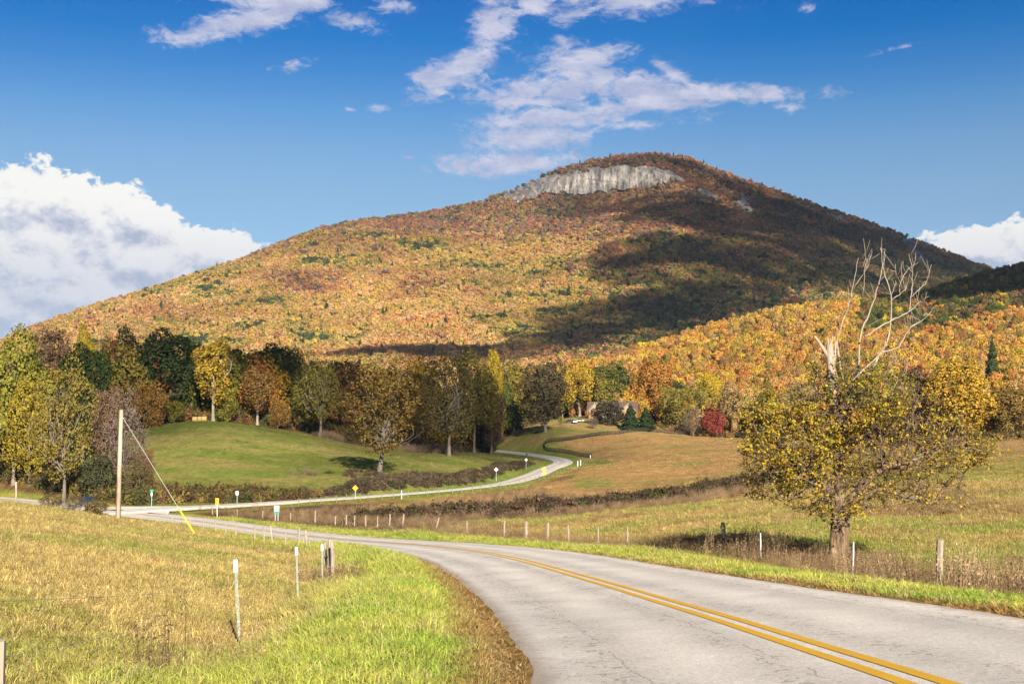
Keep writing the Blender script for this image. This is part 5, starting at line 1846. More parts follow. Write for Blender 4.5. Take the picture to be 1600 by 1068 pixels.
# ---- black board fence round the knoll of the house
BF = [(924.5, 714, 452), (916, 711.5, 455), (905, 708.5, 458), (892, 705.5, 461), (880, 703, 464), (867, 700.5, 467), (857, 699, 470), (851, 697.5, 473), (850, 695.5, 477), (853, 693.5, 481), (862, 691.5, 485), (880, 688.8, 491), (900, 685.5, 498), (921, 682, 505), (945, 679.5, 512), (970, 677, 519), (995, 676, 526), (1019, 675.5, 533), (1043, 677, 541), (1067, 679.5, 549), (1084, 682, 553)]
bf_xy = np.array([[(a - 800) / 2000 * Y, Y] for a, b, Y in BF])
Sb = np.concatenate([[0], np.cumsum(np.hypot(*np.diff(bf_xy, axis=0).T))])
sp = np.arange(0, Sb[-1], 2.45)
bpx_, bpy_ = np.interp(sp, Sb, bf_xy[:, 0]), np.interp(sp, Sb, bf_xy[:, 1])
bpz_ = ground_z(bpx_, bpy_)
bf = empty('board_fence', (bpx_[0], bpy_[0], bpz_[0]), 'black wooden board fence curving round the lawn knoll of the house', 'fence')
pm = MB().box((0, 0, 0.6), (0.13, 0.13, 1.7)).mesh('board_post')
pm.materials.append(black_wood)
for k_ in range(len(sp)):
    o = link('post', pm, None, bf)
    o.location = Vector((bpx_[k_], bpy_[k_], bpz_[k_])) - bf.location
for k_ in range(len(sp) - 1):
    a = Vector((bpx_[k_], bpy_[k_], bpz_[k_]))
    b = Vector((bpx_[k_ + 1], bpy_[k_ + 1], bpz_[k_ + 1]))
    d = b - a
    nrm = Vector((d.y, -d.x, 0)).normalized() * 0.09
    for h in (0.3, 0.66, 1.02, 1.38):
        mb_ = MB()
        A1, B1 = a + nrm + Vector((0, 0, h)), b + nrm + Vector((0, 0, h))
        up_, w_ = Vector((0, 0, 0.12)), nrm.normalized() * 0.02
        mb_.add([A1 - up_ - w_, B1 - up_ - w_, B1 + up_ - w_, A1 + up_ - w_, A1 - up_ + w_, B1 - up_ + w_, B1 + up_ + w_, A1 + up_ + w_], [(0, 1, 2, 3), (7, 6, 5, 4), (0, 4, 5, 1), (3, 2, 6, 7), (0, 3, 7, 4), (1, 5, 6, 2)])
        mb_.v = [tuple(Vector(q) - bf.location) for q in mb_.v]
        mb_.build('board', black_wood, bf)
loc = at(922.5, 450)
mp = empty('marker_post', loc, 'short white post at the road end of the black board fence', 'post')
MB().tube([(0, 0, -.2), (0, 0, 1.05)], 0.16, 10).build('post', white, mp)
MB().tube([(0, 0, 1.05), (0, 0, 1.14)], [0.18, 0.05], 10).build('cap', white, mp)

# ---- utility pole with guy wire, and the stub pole over the road
pb = at(184, 100.0)
pole = empty('utility_pole', pb, 'tall bare wooden utility pole on the brow of the dry field, leaning slightly', 'utility pole')
top = P3(189.5, 640, 100) - pb
mb_ = MB()
mb_.tube([(0, 0, -0.8), tuple(top * 0.5), tuple(top)], [0.20, 0.165, 0.13], 14)
mb_.build('shaft', wood_pole, pole, smooth=True)
MB().tube([tuple(top * 0.93 + np.array([0.10, 0, -0.03])), tuple(top * 0.93 + np.array([0.22, 0, -0.05]))], 0.035, 6).build('guy_hook', galv, pole)
anchor = at(305, 96.0) - pb
g0 = top * 0.925 + np.array([0.18, 0, 0])
MB().tube([tuple(g0), tuple(anchor)], 0.014, 5).build('guy_wire', galv, pole)
t0, t1 = 0.60 + 0.2, 1.0
MB().tube([tuple(g0 * (1 - .77) + anchor * .77), tuple(anchor + np.array([0, 0, .05]))], 0.055, 8).build('guy_guard', ins_yellow, pole)
sb = at(24.5, 188)
stub = empty('utility_pole', sb, 'short reddish stub pole beside the road at the far left', 'utility pole')
MB().tube([(0, 0, -.5), (0.05, 0, 4.3)], [0.17, 0.13], 10).build('shaft', wood_pole, stub, smooth=True)
MB().tube([(0.05, 0, 4.3), (0.05, 0, 4.36)], [0.14, 0.10], 10).build('cap', galv, stub)
a_ = top * 0.70
b_ = Vector(sb) + Vector((0.05, 0, 2.0)) - Vector(pb)
MB().tube([tuple(a_), tuple((np.array(a_) + np.array(b_)) / 2 + np.array([0, 0, -1.2])), tuple(b_)], 0.015, 4).build('wire', wire_m, pole)


# ---- signs
def sign(name, loc, label, cat='road sign', rz=0.0):
    return empty(name, loc, label, cat, None, rz)


def u_post(parent, h, x=0.0, m=galv):
    mb_ = MB()
    mb_.box((x, 0.012, h / 2 - .2), (0.06, 0.012, h + .4)).box((x - .026, 0.025, h / 2 - .2), (0.008, 0.03, h + .4)).box((x + .026, 0.025, h / 2 - .2), (0.008, 0.03, h + .4))
    return mb_.build('post', m, parent)


def plate(parent, name, poly, z, m, y=-0.01, t=0.006, par=None):
    mb_ = MB().prism(poly, (0, y, z), (1, 0, 0), (0, 0, 1), (0, 1, 0), t)
    o = mb_.build(name, m, par or parent)
    return o


rect = lambda w, h: [(-w / 2, -h / 2), (w / 2, -h / 2), (w / 2, h / 2), (-w / 2, h / 2)]
dia = lambda s: [(0, -s), (s, 0), (0, s), (-s, 0)]


def thick(pts_, w):
    """outline of a polyline drawn w wide"""
    P_ = [Vector((p[0], p[1])) for p in pts_]
    L_, R_ = [], []
    for i, p in enumerate(P_):
        d = (P_[min(i + 1, len(P_) - 1)] - P_[max(i - 1, 0)]).normalized()
        n_ = Vector((-d.y, d.x)) * w / 2
        L_.append(tuple(p + n_)); R_.append(tuple(p - n_))
    return L_ + R_[::-1]


# yellow diamond with a winding-curve arrow, left edge of the side road's near verge
loc = on_offset(557, SR, 4.3, 180, 400)
s_ = sign('curve_sign', loc, 'yellow diamond curve sign with black arrow in front of the hedge')
hz_ = (640 - 762) / 2000 * loc[1] - loc[2]
u_post(s_, hz_ + .5)
pl = plate(s_, 'sign_plate', dia(0.46), hz_, yel)
plate(s_, 'border', dia(0.43), hz_, black, -0.014, 0.003, pl)
plate(s_, 'field', dia(0.40), hz_, yel, -0.018, 0.003, pl)
plate(s_, 'arrow', thick([(0.07, -0.22), (0.07, -0.06), (-0.06, 0.05), (-0.06, 0.12)], 0.09), hz_, black, -0.022, 0.003, pl)
plate(s_, 'arrow_head', [(-0.17, 0.10), (0.05, 0.10), (-0.06, 0.25)], hz_, black, -0.023, 0.003, pl)
# yellow right-turn sign with advisory plate at the bend
loc = on_offset(850, SR, 4.6, 300, 400)
s_ = sign('turn_sign', loc, 'yellow diamond turn sign with smaller plate below at the outside of the bend')
hz_ = (640 - 733) / 2000 * loc[1] - loc[2]
u_post(s_, hz_ + .5)
pl = plate(s_, 'sign_plate', dia(0.66), hz_, yel)
plate(s_, 'border', dia(0.62), hz_, black, -0.014, 0.003, pl)
plate(s_, 'field', dia(0.58), hz_, yel, -0.018, 0.003, pl)
plate(s_, 'arrow', thick([(-0.12, -0.32), (-0.12, 0.05), (0.08, 0.16)], 0.14), hz_, black, -0.022, 0.003, pl)
plate(s_, 'arrow_head', [(0.02, 0.02), (0.34, 0.17), (0.06, 0.36)], hz_, black, -0.023, 0.003, pl)
plate(s_, 'advisory_plate', rect(0.62, 0.60), hz_ - 1.02, yel)
# two diamonds seen from the back, and a rectangular one
for px, py, off_, lab in ((775, 733, -4.5, 'back of a white diamond sign in the hedge, the nearer and lower of two'), (822, 718, -5.0, 'back of a white diamond sign near the bend, the farther of two')):
    loc = on_offset(px, SR, off_, 230, 420)
    s_ = sign('diamond_sign', loc, lab)
    hz_ = (640 - py) / 2000 * loc[1] - loc[2]
    u_post(s_, hz_ + .4)
    plate(s_, 'sign_plate', dia(0.50), hz_, sign_back)
    plate(s_, 'bracket', rect(0.06, 0.6), hz_, galv, -0.016, 0.004)
loc = on_offset(374, SR, -4.6, 170, 230)
s_ = sign('speed_sign', loc, 'small white rectangular sign on a post before the left hedge')
hz_ = max(1.6, (640 - 770.5) / 2000 * loc[1] - loc[2])
u_post(s_, hz_ + .3)
pl = plate(s_, 'sign_plate', rect(0.38, 0.60), hz_, white)
plate(s_, 'marking', rect(0.12, 0.26), hz_ - 0.03, galv, -0.014, 0.003, pl)
# object marker: yellow plate with black diagonals at the nose of the junction
loc = on_offset(338.5, MR, HW_M + 3.2, 120, 190)
s_ = sign('object_marker', loc, 'yellow and black chevron marker post at the grassy nose of the junction')
hz_ = (640 - 783) / 2000 * loc[1] - loc[2]
u_post(s_, hz_ + .4, m=white)
pl = plate(s_, 'sign_plate', rect(0.44, 0.86), hz_, yel)
for k_ in range(3):
    b0 = -0.34 + k_ * 0.24
    plate(s_, 'stripe', [(-0.19, b0 + 0.06), (0, b0 - 0.04), (0.19, b0 + 0.06), (0.19, b0 + 0.17), (0, b0 + 0.07), (-0.19, b0 + 0.17)], hz_, black, -0.014, 0.003, pl)
# route marker: white plate with shield outline, green plate below, two posts
loc = on_offset(433, MR, HW_M + 4.0, 100, 190)
s_ = sign('route_sign', loc, 'white route shield sign with green plate below on two posts by the main road')
hz_ = (640 - 794.5) / 2000 * loc[1] - loc[2]
u_post(s_, hz_ + .2, -0.16)
u_post(s_, hz_ + .2, 0.16)
pl = plate(s_, 'sign_plate', rect(0.56, 0.62), hz_ + .05, white)
sh = [(-0.16, 0.2), (-0.05, 0.17), (0.05, 0.17), (0.16, 0.2), (0.19, 0.04), (0.14, -0.12), (0, -0.22), (-0.14, -0.12), (-0.19, 0.04)]
plate(s_, 'shield_edge', sh, hz_ + .05, black, -0.014, 0.003, pl)
plate(s_, 'shield', [(a * .86, b * .86) for a, b in sh], hz_ + .05, white, -0.018, 0.003, pl)
plate(s_, 'numeral_panel', rect(0.13, 0.12), hz_ + .04, galv, -0.022, 0.003, pl)
plate(s_, 'green_plate', rect(0.62, 0.30), hz_ - .43, green_s)
# street-name blades over a stop sign seen edge-on
loc = np.array(onplane(237, 790, -13.9))
loc[2] = ground_z(loc[0], loc[1])
s_ = sign('street_sign', loc, 'post with green street name blade above a grey sign back at the junction')
u_post(s_, 2.45)
plate(s_, 'name_blade', rect(0.50, 0.16), 2.52, green_s)
b2 = plate(s_, 'name_blade', rect(0.5, 0.16), 2.34, green_s)
octo = [(0.30 * math.cos(math.pi / 8 + k_ * math.pi / 4) * 0.55, 0.34 * math.sin(math.pi / 8 + k_ * math.pi / 4)) for k_ in range(8)]
plate(s_, 'stop_sign_back', octo, 1.92, galv, -0.016)
# small markers
for px, Y, h, lab in ((51, 150, 0.75, 'small white marker post beyond the brow of the dry field, far left'), (627.5, 204, 1.35, 'small white marker post in the weeds below the side road')):
    loc = at(px, Y)
    m_ = empty('marker_post', loc, lab, 'post')
    MB().box((0, 0, h / 2 - .1), (0.10, 0.05, h + .2)).build('post', white, m_)
    MB().box((0, -0.028, h - .1), (0.10, 0.006, 0.12)).build('reflector', galv, m_)

# ---- hay bales at the top of the green field
for px, Y, lab in ((305, 333, 'round hay bale under the dark oak, leftmost of three'), (312, 334, 'round hay bale at the field crest, middle of three'), (319.5, 333, 'round hay bale beside the golden tree, rightmost of three')):
    loc = at(px, Y)
    hb_ = empty('hay_bale', loc, lab, 'hay bale', 'hay bales at the crest of the green field', random.uniform(-.3, .3))
    mb_ = MB()
    pr_ = [(0.0, 0.64), (0.06, 0.68), (1.14, 0.68), (1.2, 0.64)]
    mb_.tube([(-.6 + a, 0, 0.62) for a, _ in pr_], [b for _, b in pr_], 18)
    mb_.build('roll', straw, hb_, smooth=False)
    for q in (-0.3, 0.0, 0.3):
        MB().tube([(q - .01, 0, 0.62), (q + .01, 0, 0.62)], 0.688, 18, caps=False).build('twine', wire_m, hb_)


# ---- vehicles
glass_m, nt = new_mat('vehicle_glass')
finish(nt, principled(nt, (0.02, 0.025, 0.03), 0.08, 0.6))
rubber = simple('rubber', (0.02, 0.02, 0.02), 0.8, 0.2, 0.1)
chrome = simple('rim', (0.5, 0.5, 0.52), 0.3, 0.6, 0.05, metal=0.8)
lamp_red = simple('tail_lamp', (0.35, 0.02, 0.02), 0.3, 0.5, 0.05)
lamp_clear = simple('head_lamp', (0.75, 0.75, 0.72), 0.2, 0.6, 0.05)


def paint(name, c):
    m_, nt = new_mat(name)
    b = nt.n('ShaderNodeBsdfPrincipled')
    b.inputs['Base Color'].default_value = tuple(c) + (1,)
    b.inputs['Roughness'].default_value = 0.35
    b.inputs['Coat Weight'].default_value = 0.6
    finish(nt, b.outputs[0])
    return m_


def vehicle(name, loc, rz, label, cat, pm_, style='sedan', group=None):
    """length along local +Y (front), built in metres"""
    e = empty(name, loc, label, cat, group, rz)
    Lh, Wh = 2.3, 0.9
    if style == 'sedan':
        low = [(-2.25, .35), (-2.3, .62), (-2.2, .92), (-1.35, .98), (1.0, .95), (2.0, .82), (2.28, .62), (2.25, .35)]
        cab = [(-1.75, .96), (-1.05, 1.40), (0.15, 1.43), (1.0, .95)]
    elif style == 'suv':
        low = [(-2.25, .4), (-2.32, .75), (-2.28, 1.08), (1.05, 1.08), (2.1, .98), (2.3, .72), (2.25, .4)]
        cab = [(-2.22, 1.06), (-2.0, 1.70), (0.25, 1.74), (1.05, 1.07)]
    else:
        low = [(-2.6, .45), (-2.65, .95), (-2.6, 1.08), (1.15, 1.08), (2.2, 1.02), (2.45, .75), (2.4, .45)]
        cab = [(-0.75, 1.06), (-0.6, 1.72), (0.5, 1.74), (1.2, 1.07)]

    def prof(pts_, w0, w1, m_, nm, ztop):
        mb_ = MB()
        n_ = len(pts_)
        zmin = min(b for a, b in pts_)
        rings = []
        for s_, inset in ((-1, 1.0), (-1, 0.0), (1, 0.0), (1, 1.0)):
            ring = []
            for a, b in pts_:
                f_ = (b - zmin) / max(1e-6, ztop - zmin)
                w_ = w0 * (1 - f_) + w1 * f_
                ring.append((s_ * (w_ - 0.07 * inset * 0 - (0.06 if inset else 0)), a * (0.985 if inset == 0 else 1.0), b))
            rings.append(ring)
        V_ = [p for r in rings for p in r]
        F_ = []
        for q in range(3):
            for i in range(n_):
                j = (i + 1) % n_
                F_.append((q * n_ + i, q * n_ + j, (q + 1) * n_ + j, (q + 1) * n_ + i))
        F_.append(tuple(range(n_)))
        F_.append(tuple(range(3 * n_, 4 * n_)))
        # order sides: outer faces first
        mb_.add(V_, F_)
        return mb_.build(nm, m_, e)
    mb_ = MB()
    n_ = len(low)
    sect = [(-Wh + .08, 0.97), (-Wh, 1.0), (Wh, 1.0), (Wh - .08, .97)]

    def loft(pts_, wf, m_, nm):
        mb_ = MB()
        n_ = len(pts_)
        V_ = []
        for s_ in (-1, 1):
            for a, b in pts_:
                V_.append((s_ * wf(b), a, b))
        F_ = [(i, (i + 1) % n_, n_ + (i + 1) % n_, n_ + i) for i in range(n_)]
        F_ += [tuple(range(n_)), tuple(range(n_, 2 * n_))[::-1]]
        mb_.add(V_, F_)
        o = mb_.build(nm, m_, e)
        bv = o.modifiers.new('bevel', 'BEVEL')
        bv.width = 0.07
        bv.segments = 3
        bv.limit_method = 'ANGLE'
        return o
    loft(low, lambda z: Wh - 0.03 * abs(z - .65), pm_, 'body')
    zt = max(b for a, b in cab)
    zb_ = min(b for a, b in cab)
    loft(cab, lambda z: Wh - 0.06 - 0.2 * (z - zb_) / (zt - zb_), glass_m, 'windows')
    roof = [(a, b) for a, b in cab if b > zt - .1]
    y0, y1 = roof[0][0], roof[-1][0]
    MB().box((0, (y0 + y1) / 2, zt + .012), (2 * (Wh - .24), y1 - y0 + .1, 0.04)).build('roof', pm_, e)
    for yq in (-1.38 if style != 'pickup' else -1.55, 1.38):
        for s_ in (-1, 1):
            w_ = MB().tube([(s_ * (Wh - .2), yq, 0.34), (s_ * (Wh - .005), yq, 0.34)], 0.34, 16).build('wheel', rubber, e)
            MB().tube([(s_ * (Wh - .01), yq, 0.34), (s_ * (Wh + .008), yq, 0.34)], 0.2, 12).build('rim', chrome, w_)
    yf, yb_ = max(a for a, b in low), min(a for a, b in low)
    for s_ in (-1, 1):
        MB().box((s_ * .66, yf - .02, .70), (.36, .08, .15)).build('headlight', lamp_clear, e)
        MB().box((s_ * .70, yb_ + .02, .82), (.26, .08, .18)).build('tail_light', lamp_red, e)
    MB().box((0, yb_ + .0, .48), (1.7, .1, .2)).build('bumper', black if style != 'pickup' else chrome, e)
    MB().box((0, yf - .0, .48), (1.7, .1, .2)).build('bumper', black, e)
    return e


i_ = np.argmin(np.abs(800 + 2000 * (MR[:, 0] + 1.6 * np.cos(MR[:, 3])) / np.maximum(MR[:, 1] - 1.6 * np.sin(MR[:, 3]), 1) - 140) + 1e4 * (MR[:, 1] < 150))
r_ = MR[i_]
vehicle('parked_car', (r_[0] + 1.6 * math.cos(r_[3]), r_[1] - 1.6 * math.sin(r_[3]), r_[2] + .01), -r_[3] + math.pi, 'dark blue car coming along the road, half hidden by a roadside bush', 'car', paint('blue_paint', (0.015, 0.035, 0.10)), 'sedan').name = 'car'
for px, Y, rz_, st_, cc, lab, ct in ((889, 552, 1.2, 'sedan', (0.03, 0.03, 0.035), 'dark car parked at the house, left of the white one', 'car'), (897.5, 549, 0.1, 'suv', (0.75, 0.75, 0.74), 'white car parked before the house between a dark and a silver vehicle', 'car'), (906, 556, 0.9, 'pickup', (0.45, 0.46, 0.48), 'silver pickup parked nearest the house corner', 'pickup')):
    loc = at(px, Y)
    vehicle('parked_car' if st_ != 'pickup' else 'pickup_truck', loc, rz_, lab, ct, paint('paint_%d' % px, cc), st_, 'vehicles parked beside the house')

# ---- the house on the knoll
brick = simple('brick_wall', (0.24, 0.125, 0.075), 0.9, 0.1, 0.2, 2)
shingle = simple('roof_shingle', (0.085, 0.056, 0.044), 0.95, 0.1, 0.25, 1.5)
trim_m = simple('tan_trim', (0.34, 0.29, 0.23), 0.6, 0.3, 0.05)
siding = simple('tan_siding', (0.25, 0.19, 0.125), 0.85, 0.1, 0.1, 3)
HY = 577.0
hb0 = at(957, HY)
zb_ = ground_z(hb0[0], HY) - 0.2
hs = empty('house', (hb0[0], HY, zb_), 'low brick house with a brown gabled roof behind dark trees on the knoll', 'house', None, rad(-6))
ridge = (640 - 627) / 2000 * HY - zb_
eave = max(2.6, ridge - 4.3)
W2 = 11.0
MB().box((0, 4.5, eave / 2), (2 * W2, 9.0, eave)).build('wall', brick, hs)


def gable_roof(x0, x1, y0, y1, ze, zr, ax, name='roof', ov=0.5):
    mb_ = MB()
    if ax == 'x':     # ridge along x
        ym_ = (y0 + y1) / 2
        A_ = [(x0 - ov, y0 - ov, ze), (x1 + ov, y0 - ov, ze), (x1 + ov, ym_, zr), (x0 - ov, ym_, zr), (x0 - ov, y1 + ov, ze), (x1 + ov, y1 + ov, ze)]
        q = [(0, 1, 2, 3), (3, 2, 5, 4)]
    else:
        xm_ = (x0 + x1) / 2
        A_ = [(x0 - ov, y0 - ov, ze), (x0 - ov, y1 + ov, ze), (xm_, y1 + ov, zr), (xm_, y0 - ov, zr), (x1 + ov, y0 - ov, ze), (x1 + ov, y1 + ov, ze)]
        q = [(0, 3, 2, 1), (3, 4, 5, 2)]
    B_ = [(a, b, c - .22) for a, b, c in A_]
    mb_.add(A_ + B_, q + [tuple(i + 6 for i in f)[::-1] for f in q] + [(0, 1, 7, 6), (4, 5, 11, 10), (0, 3, 9, 6), (3, 4, 10, 9), (1, 2, 8, 7), (2, 5, 11, 8)])
    return mb_.build(name, shingle, hs)


gable_roof(-W2, W2, 0, 9, eave, ridge, 'x')
for (xa, xb_, yd, zr) in ((-W2 + .4, -W2 + 6.4, -2.6, ridge - 0.35), (W2 - 7.2, W2 - .8, -2.2, ridge - .9)):
    MB().box(((xa + xb_) / 2, yd / 2 + .5, eave / 2), (xb_ - xa, -yd + 1.0, eave - .01)).build('gable_wall', brick, hs)
    xm_ = (xa + xb_) / 2
    MB().prism([(xa, eave - .02), (xb_, eave - .02), (xm_, zr - .25)], (0, yd + .02, 0), (1, 0, 0), (0, 0, 1), (0, 1, 0), 2.5).build('gable', siding, hs)
    gable_roof(xa, xb_, yd, 4.0, eave + .02, zr, 'y', 'gable_roof')
    f_ = MB().box((xm_, yd - .03, 1.55), (1.7, .08, 1.5)).build('window', trim_m, hs)
    MB().box((xm_, yd - .075, 1.55), (1.45, .02, 1.25)).build('pane', glass_m, f_)
    for s_ in (-1, 1):
        mb_ = MB()
        mb_.tube([(xm_ + s_ * (xb_ - xa + 1.1) / 2, yd - .52, eave - .1), (xm_, yd - .52, zr - .1)], .12, 4)
        mb_.build('barge_board', trim_m, hs)
for xw in (-2.6, 0.2, 2.4):
    f_ = MB().box((xw, -.03, 1.55), (1.2, .08, 1.5)).build('window', trim_m, hs)
    MB().box((xw, -.075, 1.55), (1.0, .02, 1.25)).build('pane', glass_m, f_)
d_ = MB().box((-3.9, -.03, 1.1), (1.0, .08, 2.2)).build('door', trim_m, hs)
MB().box((-3.55, -.09, 1.05), (.08, .06, .12)).build('handle', galv, d_)
ch_ = MB().box((4.2, 5.2, ridge + .1), (1.1, .9, 2.2)).build('chimney', brick, hs)
MB().box((4.2, 5.2, ridge + 1.24), (1.3, 1.1, .12)).build('chimney_cap', trim_m, ch_)

# ------------------------------------------------------------------ grass, weeds and brambles
def blades(seed, n, h, spread, w, lean, segs=2):
    r = np.random.default_rng(seed)
    V, F = [], []
    for i in range(n):
        a = r.uniform(0, 6.283)
        b = np.array([math.cos(a), math.sin(a), 0]) * spread * math.sqrt(r.random())
        L = h * r.uniform(0.5, 1.15)
        d = np.array([math.cos(a + r.normal() * 0.8), math.sin(a + r.normal() * 0.8), 0]) * lean * r.uniform(0.2, 1.3)
        s = np.array([-math.sin(a + r.normal()), math.cos(a + r.normal()), 0]) * w * r.uniform(0.6, 1.3)
        m = b + d * L * 0.35 + np.array([0, 0, L * 0.6])
        t = b + d * L + np.array([0, 0, L * (1 - 0.35 * min(1, lean))])
        o = len(V)
        V += [b - s, b + s, m + s * 0.75, m - s * 0.75, t]
        F.append((o, o + 1, o + 2, o + 3))
        F.append((o + 3, o + 2, o + 4, o + 4))
    return np.array(V), F


def blade_mesh(name, *a):
    V, F = blades(*a)
    me = bpy.data.meshes.new(name)
    me.from_pydata([tuple(v) for v in V], [], [f if f[2] != f[3] else f[:3] for f in F])
    me.materials.append(grass_ins)
    return me


lush = variant_collection('lush_tufts', [blade_mesh('tuft', 300 + i, 26, 0.30, 0.16, 0.008, 0.75) for i in range(4)])
dryc = variant_collection('dry_tufts', [blade_mesh('tuft', 310 + i, 26, 0.17, 0.17, 0.006, 1.1) for i in range(4)])
far_t = variant_collection('far_tufts', [blade_mesh('tuft', 320 + i, 22, 0.22, 0.32, 0.02, 0.8) for i in range(4)])


def weed_mesh(seed, n, h, spread):
    r = np.random.default_rng(seed)
    V, F, nv = [], [], 0
    P = []
    for i in range(n):
        a = r.uniform(0, 6.283)
        b = np.array([math.cos(a), math.sin(a), 0]) * spread * math.sqrt(r.random())
        L = h * r.uniform(0.5, 1.15)
        t = b + np.array([r.normal() * 0.16, r.normal() * 0.16, 1.0]) * L
        m = (b + t) / 2 + r.normal(size=3) * 0.03 * h
        v, f = tube(np.array([b, m, t]), [0.006, 0.005, 0.003], 3)
        V.append(v); F.append(f + nv); nv += len(v)
        for q in range(5):
            s_ = r.uniform(0.3, 1.0)
            P.append(b * (1 - s_) + t * s_ + r.normal(size=3) * 0.05 * h)
    P = np.array(P)
    cv, cf = cards(P, r.normal(size=P.shape) + np.array([0, -.4, .3]), 0.07 * h, r, asp=(0.25, 0.6))
    V.append(cv); F.append(cf + nv)
    me = np_mesh('weed', np.vstack(V), np.vstack(F))
    me.materials.append(grass_ins)
    return me


weeds = variant_collection('weed_clumps', [weed_mesh(330 + i, 16, 1.0, 0.4) for i in range(4)])


def bramble_mesh(seed):
    r = np.random.default_rng(seed)
    d = r.normal(size=(420, 3))
    d[:, 2] = np.abs(d[:, 2])
    d /= np.linalg.norm(d, axis=1)[:, None]
    k_ = 0.7 + 0.35 * np.sin(d[:, 0] * 5 + seed) * np.sin(d[:, 1] * 4 - seed)
    P = d * (k_ * r.uniform(0.6, 1.05, 420))[:, None]
    cv, cf = cards(P, d + r.normal(size=P.shape) * 0.6, 0.17, r)
    V, F, nv = [cv], [cf], len(cv)
    for i in range(34):
        e = d[i] * k_[i] * r.uniform(0.9, 1.35)
        v, f = tube(np.array([d[i] * 0.1, e * 0.6 + np.array([0, 0, .1]), e]), [0.015, 0.01, 0.005], 3)
        V.append(v); F.append(f + nv); nv += len(v)
    me = np_mesh('bramble', np.vstack(V), np.vstack(F))
    me.materials.append(leaf_ins)
    return me


brc = variant_collection('bramble_clumps', [bramble_mesh(340 + i) for i in range(5)])

# -- short grass: even in bearing and in the logarithm of distance, so tufts grow in size with distance
NG = 270000
u_ = rng.uniform(-0.62, 0.62, NG)
w_ = np.log(rng.uniform(0, 1, NG) ** 1.0 * 0 + 1) + rng.uniform(math.log(35.5), math.log(190), NG)
gyy = np.exp(w_) - 30
gxx = u_ * (gyy + 22)
gzz, go_, gs_ = ground_z(gxx, gyy, True)
ppx, ppy = pix(gxx, gyy, gzz)
on_road = (np.abs(go_) < HW_M + 0.12 + 0.05 * rng.random(NG)) | (np.abs(gs_) < HW_S + 0.3) | (np.hypot(gxx + 45.5, gyy - 177) < 12)
far_ok = ~on_road & (ppx > -150) & (ppx < 1760)
gc = zone_colour(gxx, gyy, gzz, go_, gs_)
gc = gc * rng.uniform(0.85, 1.6, (NG, 1)) * np.array([1.04, 1.06, 1.0])
straw_ = rng.random(NG) < 0.12
gc[straw_] = np.array([0.45, 0.35, 0.17]) * rng.uniform(0.7, 1.1, (straw_.sum(), 1))
a_ = np.abs(go_) - HW_M
vl = (go_ < 0) & (a_ < 3.6 + 1.2 * fbm(gxx / 3, gyy / 3, 2, 21)) & (gyy < 75)
vr = (go_ > 0) & (a_ < 3.1)
is_l = (vl & (a_ > 0.55)) | (vr & (a_ > 0.5))
bare = (a_ < 0.5) & (rng.random(NG) < 0.3)
dist_s = np.clip(0.62 + gyy / 66.0, 0.65, 2.8)
k1 = far_ok & is_l
hl = np.where(vl, rng.uniform(0.7, 1.5, NG), rng.uniform(0.5, 1.0, NG)) * np.where(a_ < 1.2, 0.55, 1.0)
scatter('grass', np.stack([gxx, gyy, gzz - .01], 1)[k1], lush, 4, np.stack([dist_s, dist_s, hl * np.minimum(dist_s, 1.4)], 1)[k1], np.clip(gc[k1] * np.array([1.0, 1.08, 1.0]), 0, 0.8), 0.12)
k2 = far_ok & ~is_l & ~bare & (gyy < 150)
hd = rng.uniform(0.5, 1.4, NG) * np.where(a_ < 0.6, 0.35, 1.0) * (0.55 + 0.9 * fbm(gxx / 2.5, gyy / 2.5, 3, 66))
scatter('dry_grass', np.stack([gxx, gyy, gzz - .01], 1)[k2], dryc, 4, np.stack([dist_s, dist_s, hd * np.minimum(dist_s, 1.5)], 1)[k2], np.clip(gc[k2], 0, 0.8), 0.2)

# -- taller tufts further out on the fields
NF = 60000
fy_ = np.exp(rng.uniform(math.log(150), math.log(560), NF))
fx_ = rng.uniform(-0.5, 0.5, NF) * (fy_ + 10)
fz_, fo_, fs_ = ground_z(fx_, fy_, True)
fpx, fpy = pix(fx_, fy_, fz_)
fc_ = zone_colour(fx_, fy_, fz_, fo_, fs_)
k_ = (np.abs(fo_) > HW_M + .6) & (np.abs(fs_) > HW_S + 1.2) & (np.hypot(fx_ + 45.5, fy_ - 177) > 13)
sc_ = np.clip(0.6 + fy_ / 260, 0.8, 2.4) * rng.uniform(0.6, 1.3, NF)
scatter('field_grass', np.stack([fx_, fy_, fz_], 1)[k_], far_t, 4, np.stack([sc_, sc_, sc_ * 0.45], 1)[k_], np.clip(fc_[k_] * rng.uniform(0.6, 1.45, (k_.sum(), 1)) * (0.6 + 0.8 * fbm(fx_[k_] / 5, fy_[k_] / 9, 3, 67))[:, None], 0, .8), 0.15)

# -- tall dry weeds
WP, WS, WT = [], [], []


def add_weeds(x, y, h, c, spread=1.0):
    x, y = np.asarray(x, float), np.asarray(y, float)
    z = ground_z(x, y)
    WP.append(np.stack([x, y, z - .03], 1))
    s_ = h * rng.uniform(0.55, 1.2, len(x))
    WS.append(np.stack([s_ * spread, s_ * spread, s_], 1))
    c = np.array(c)
    WT.append(c[rng.integers(0, len(c), len(x))] * rng.uniform(0.7, 1.25, (len(x), 1)))


WB = [(0.28, 0.19, 0.10), (0.19, 0.125, 0.07), (0.35, 0.25, 0.14), (0.14, 0.09, 0.055)]


def along(R, y0, y1, o0, o1, n):
    i = rng.choice(np.where((R[:, 1] > y0) & (R[:, 1] < y1))[0], n)
    o = rng.uniform(o0, o1, n)
    return R[i, 0] + o * np.cos(R[i, 3]), R[i, 1] - o * np.sin(R[i, 3])


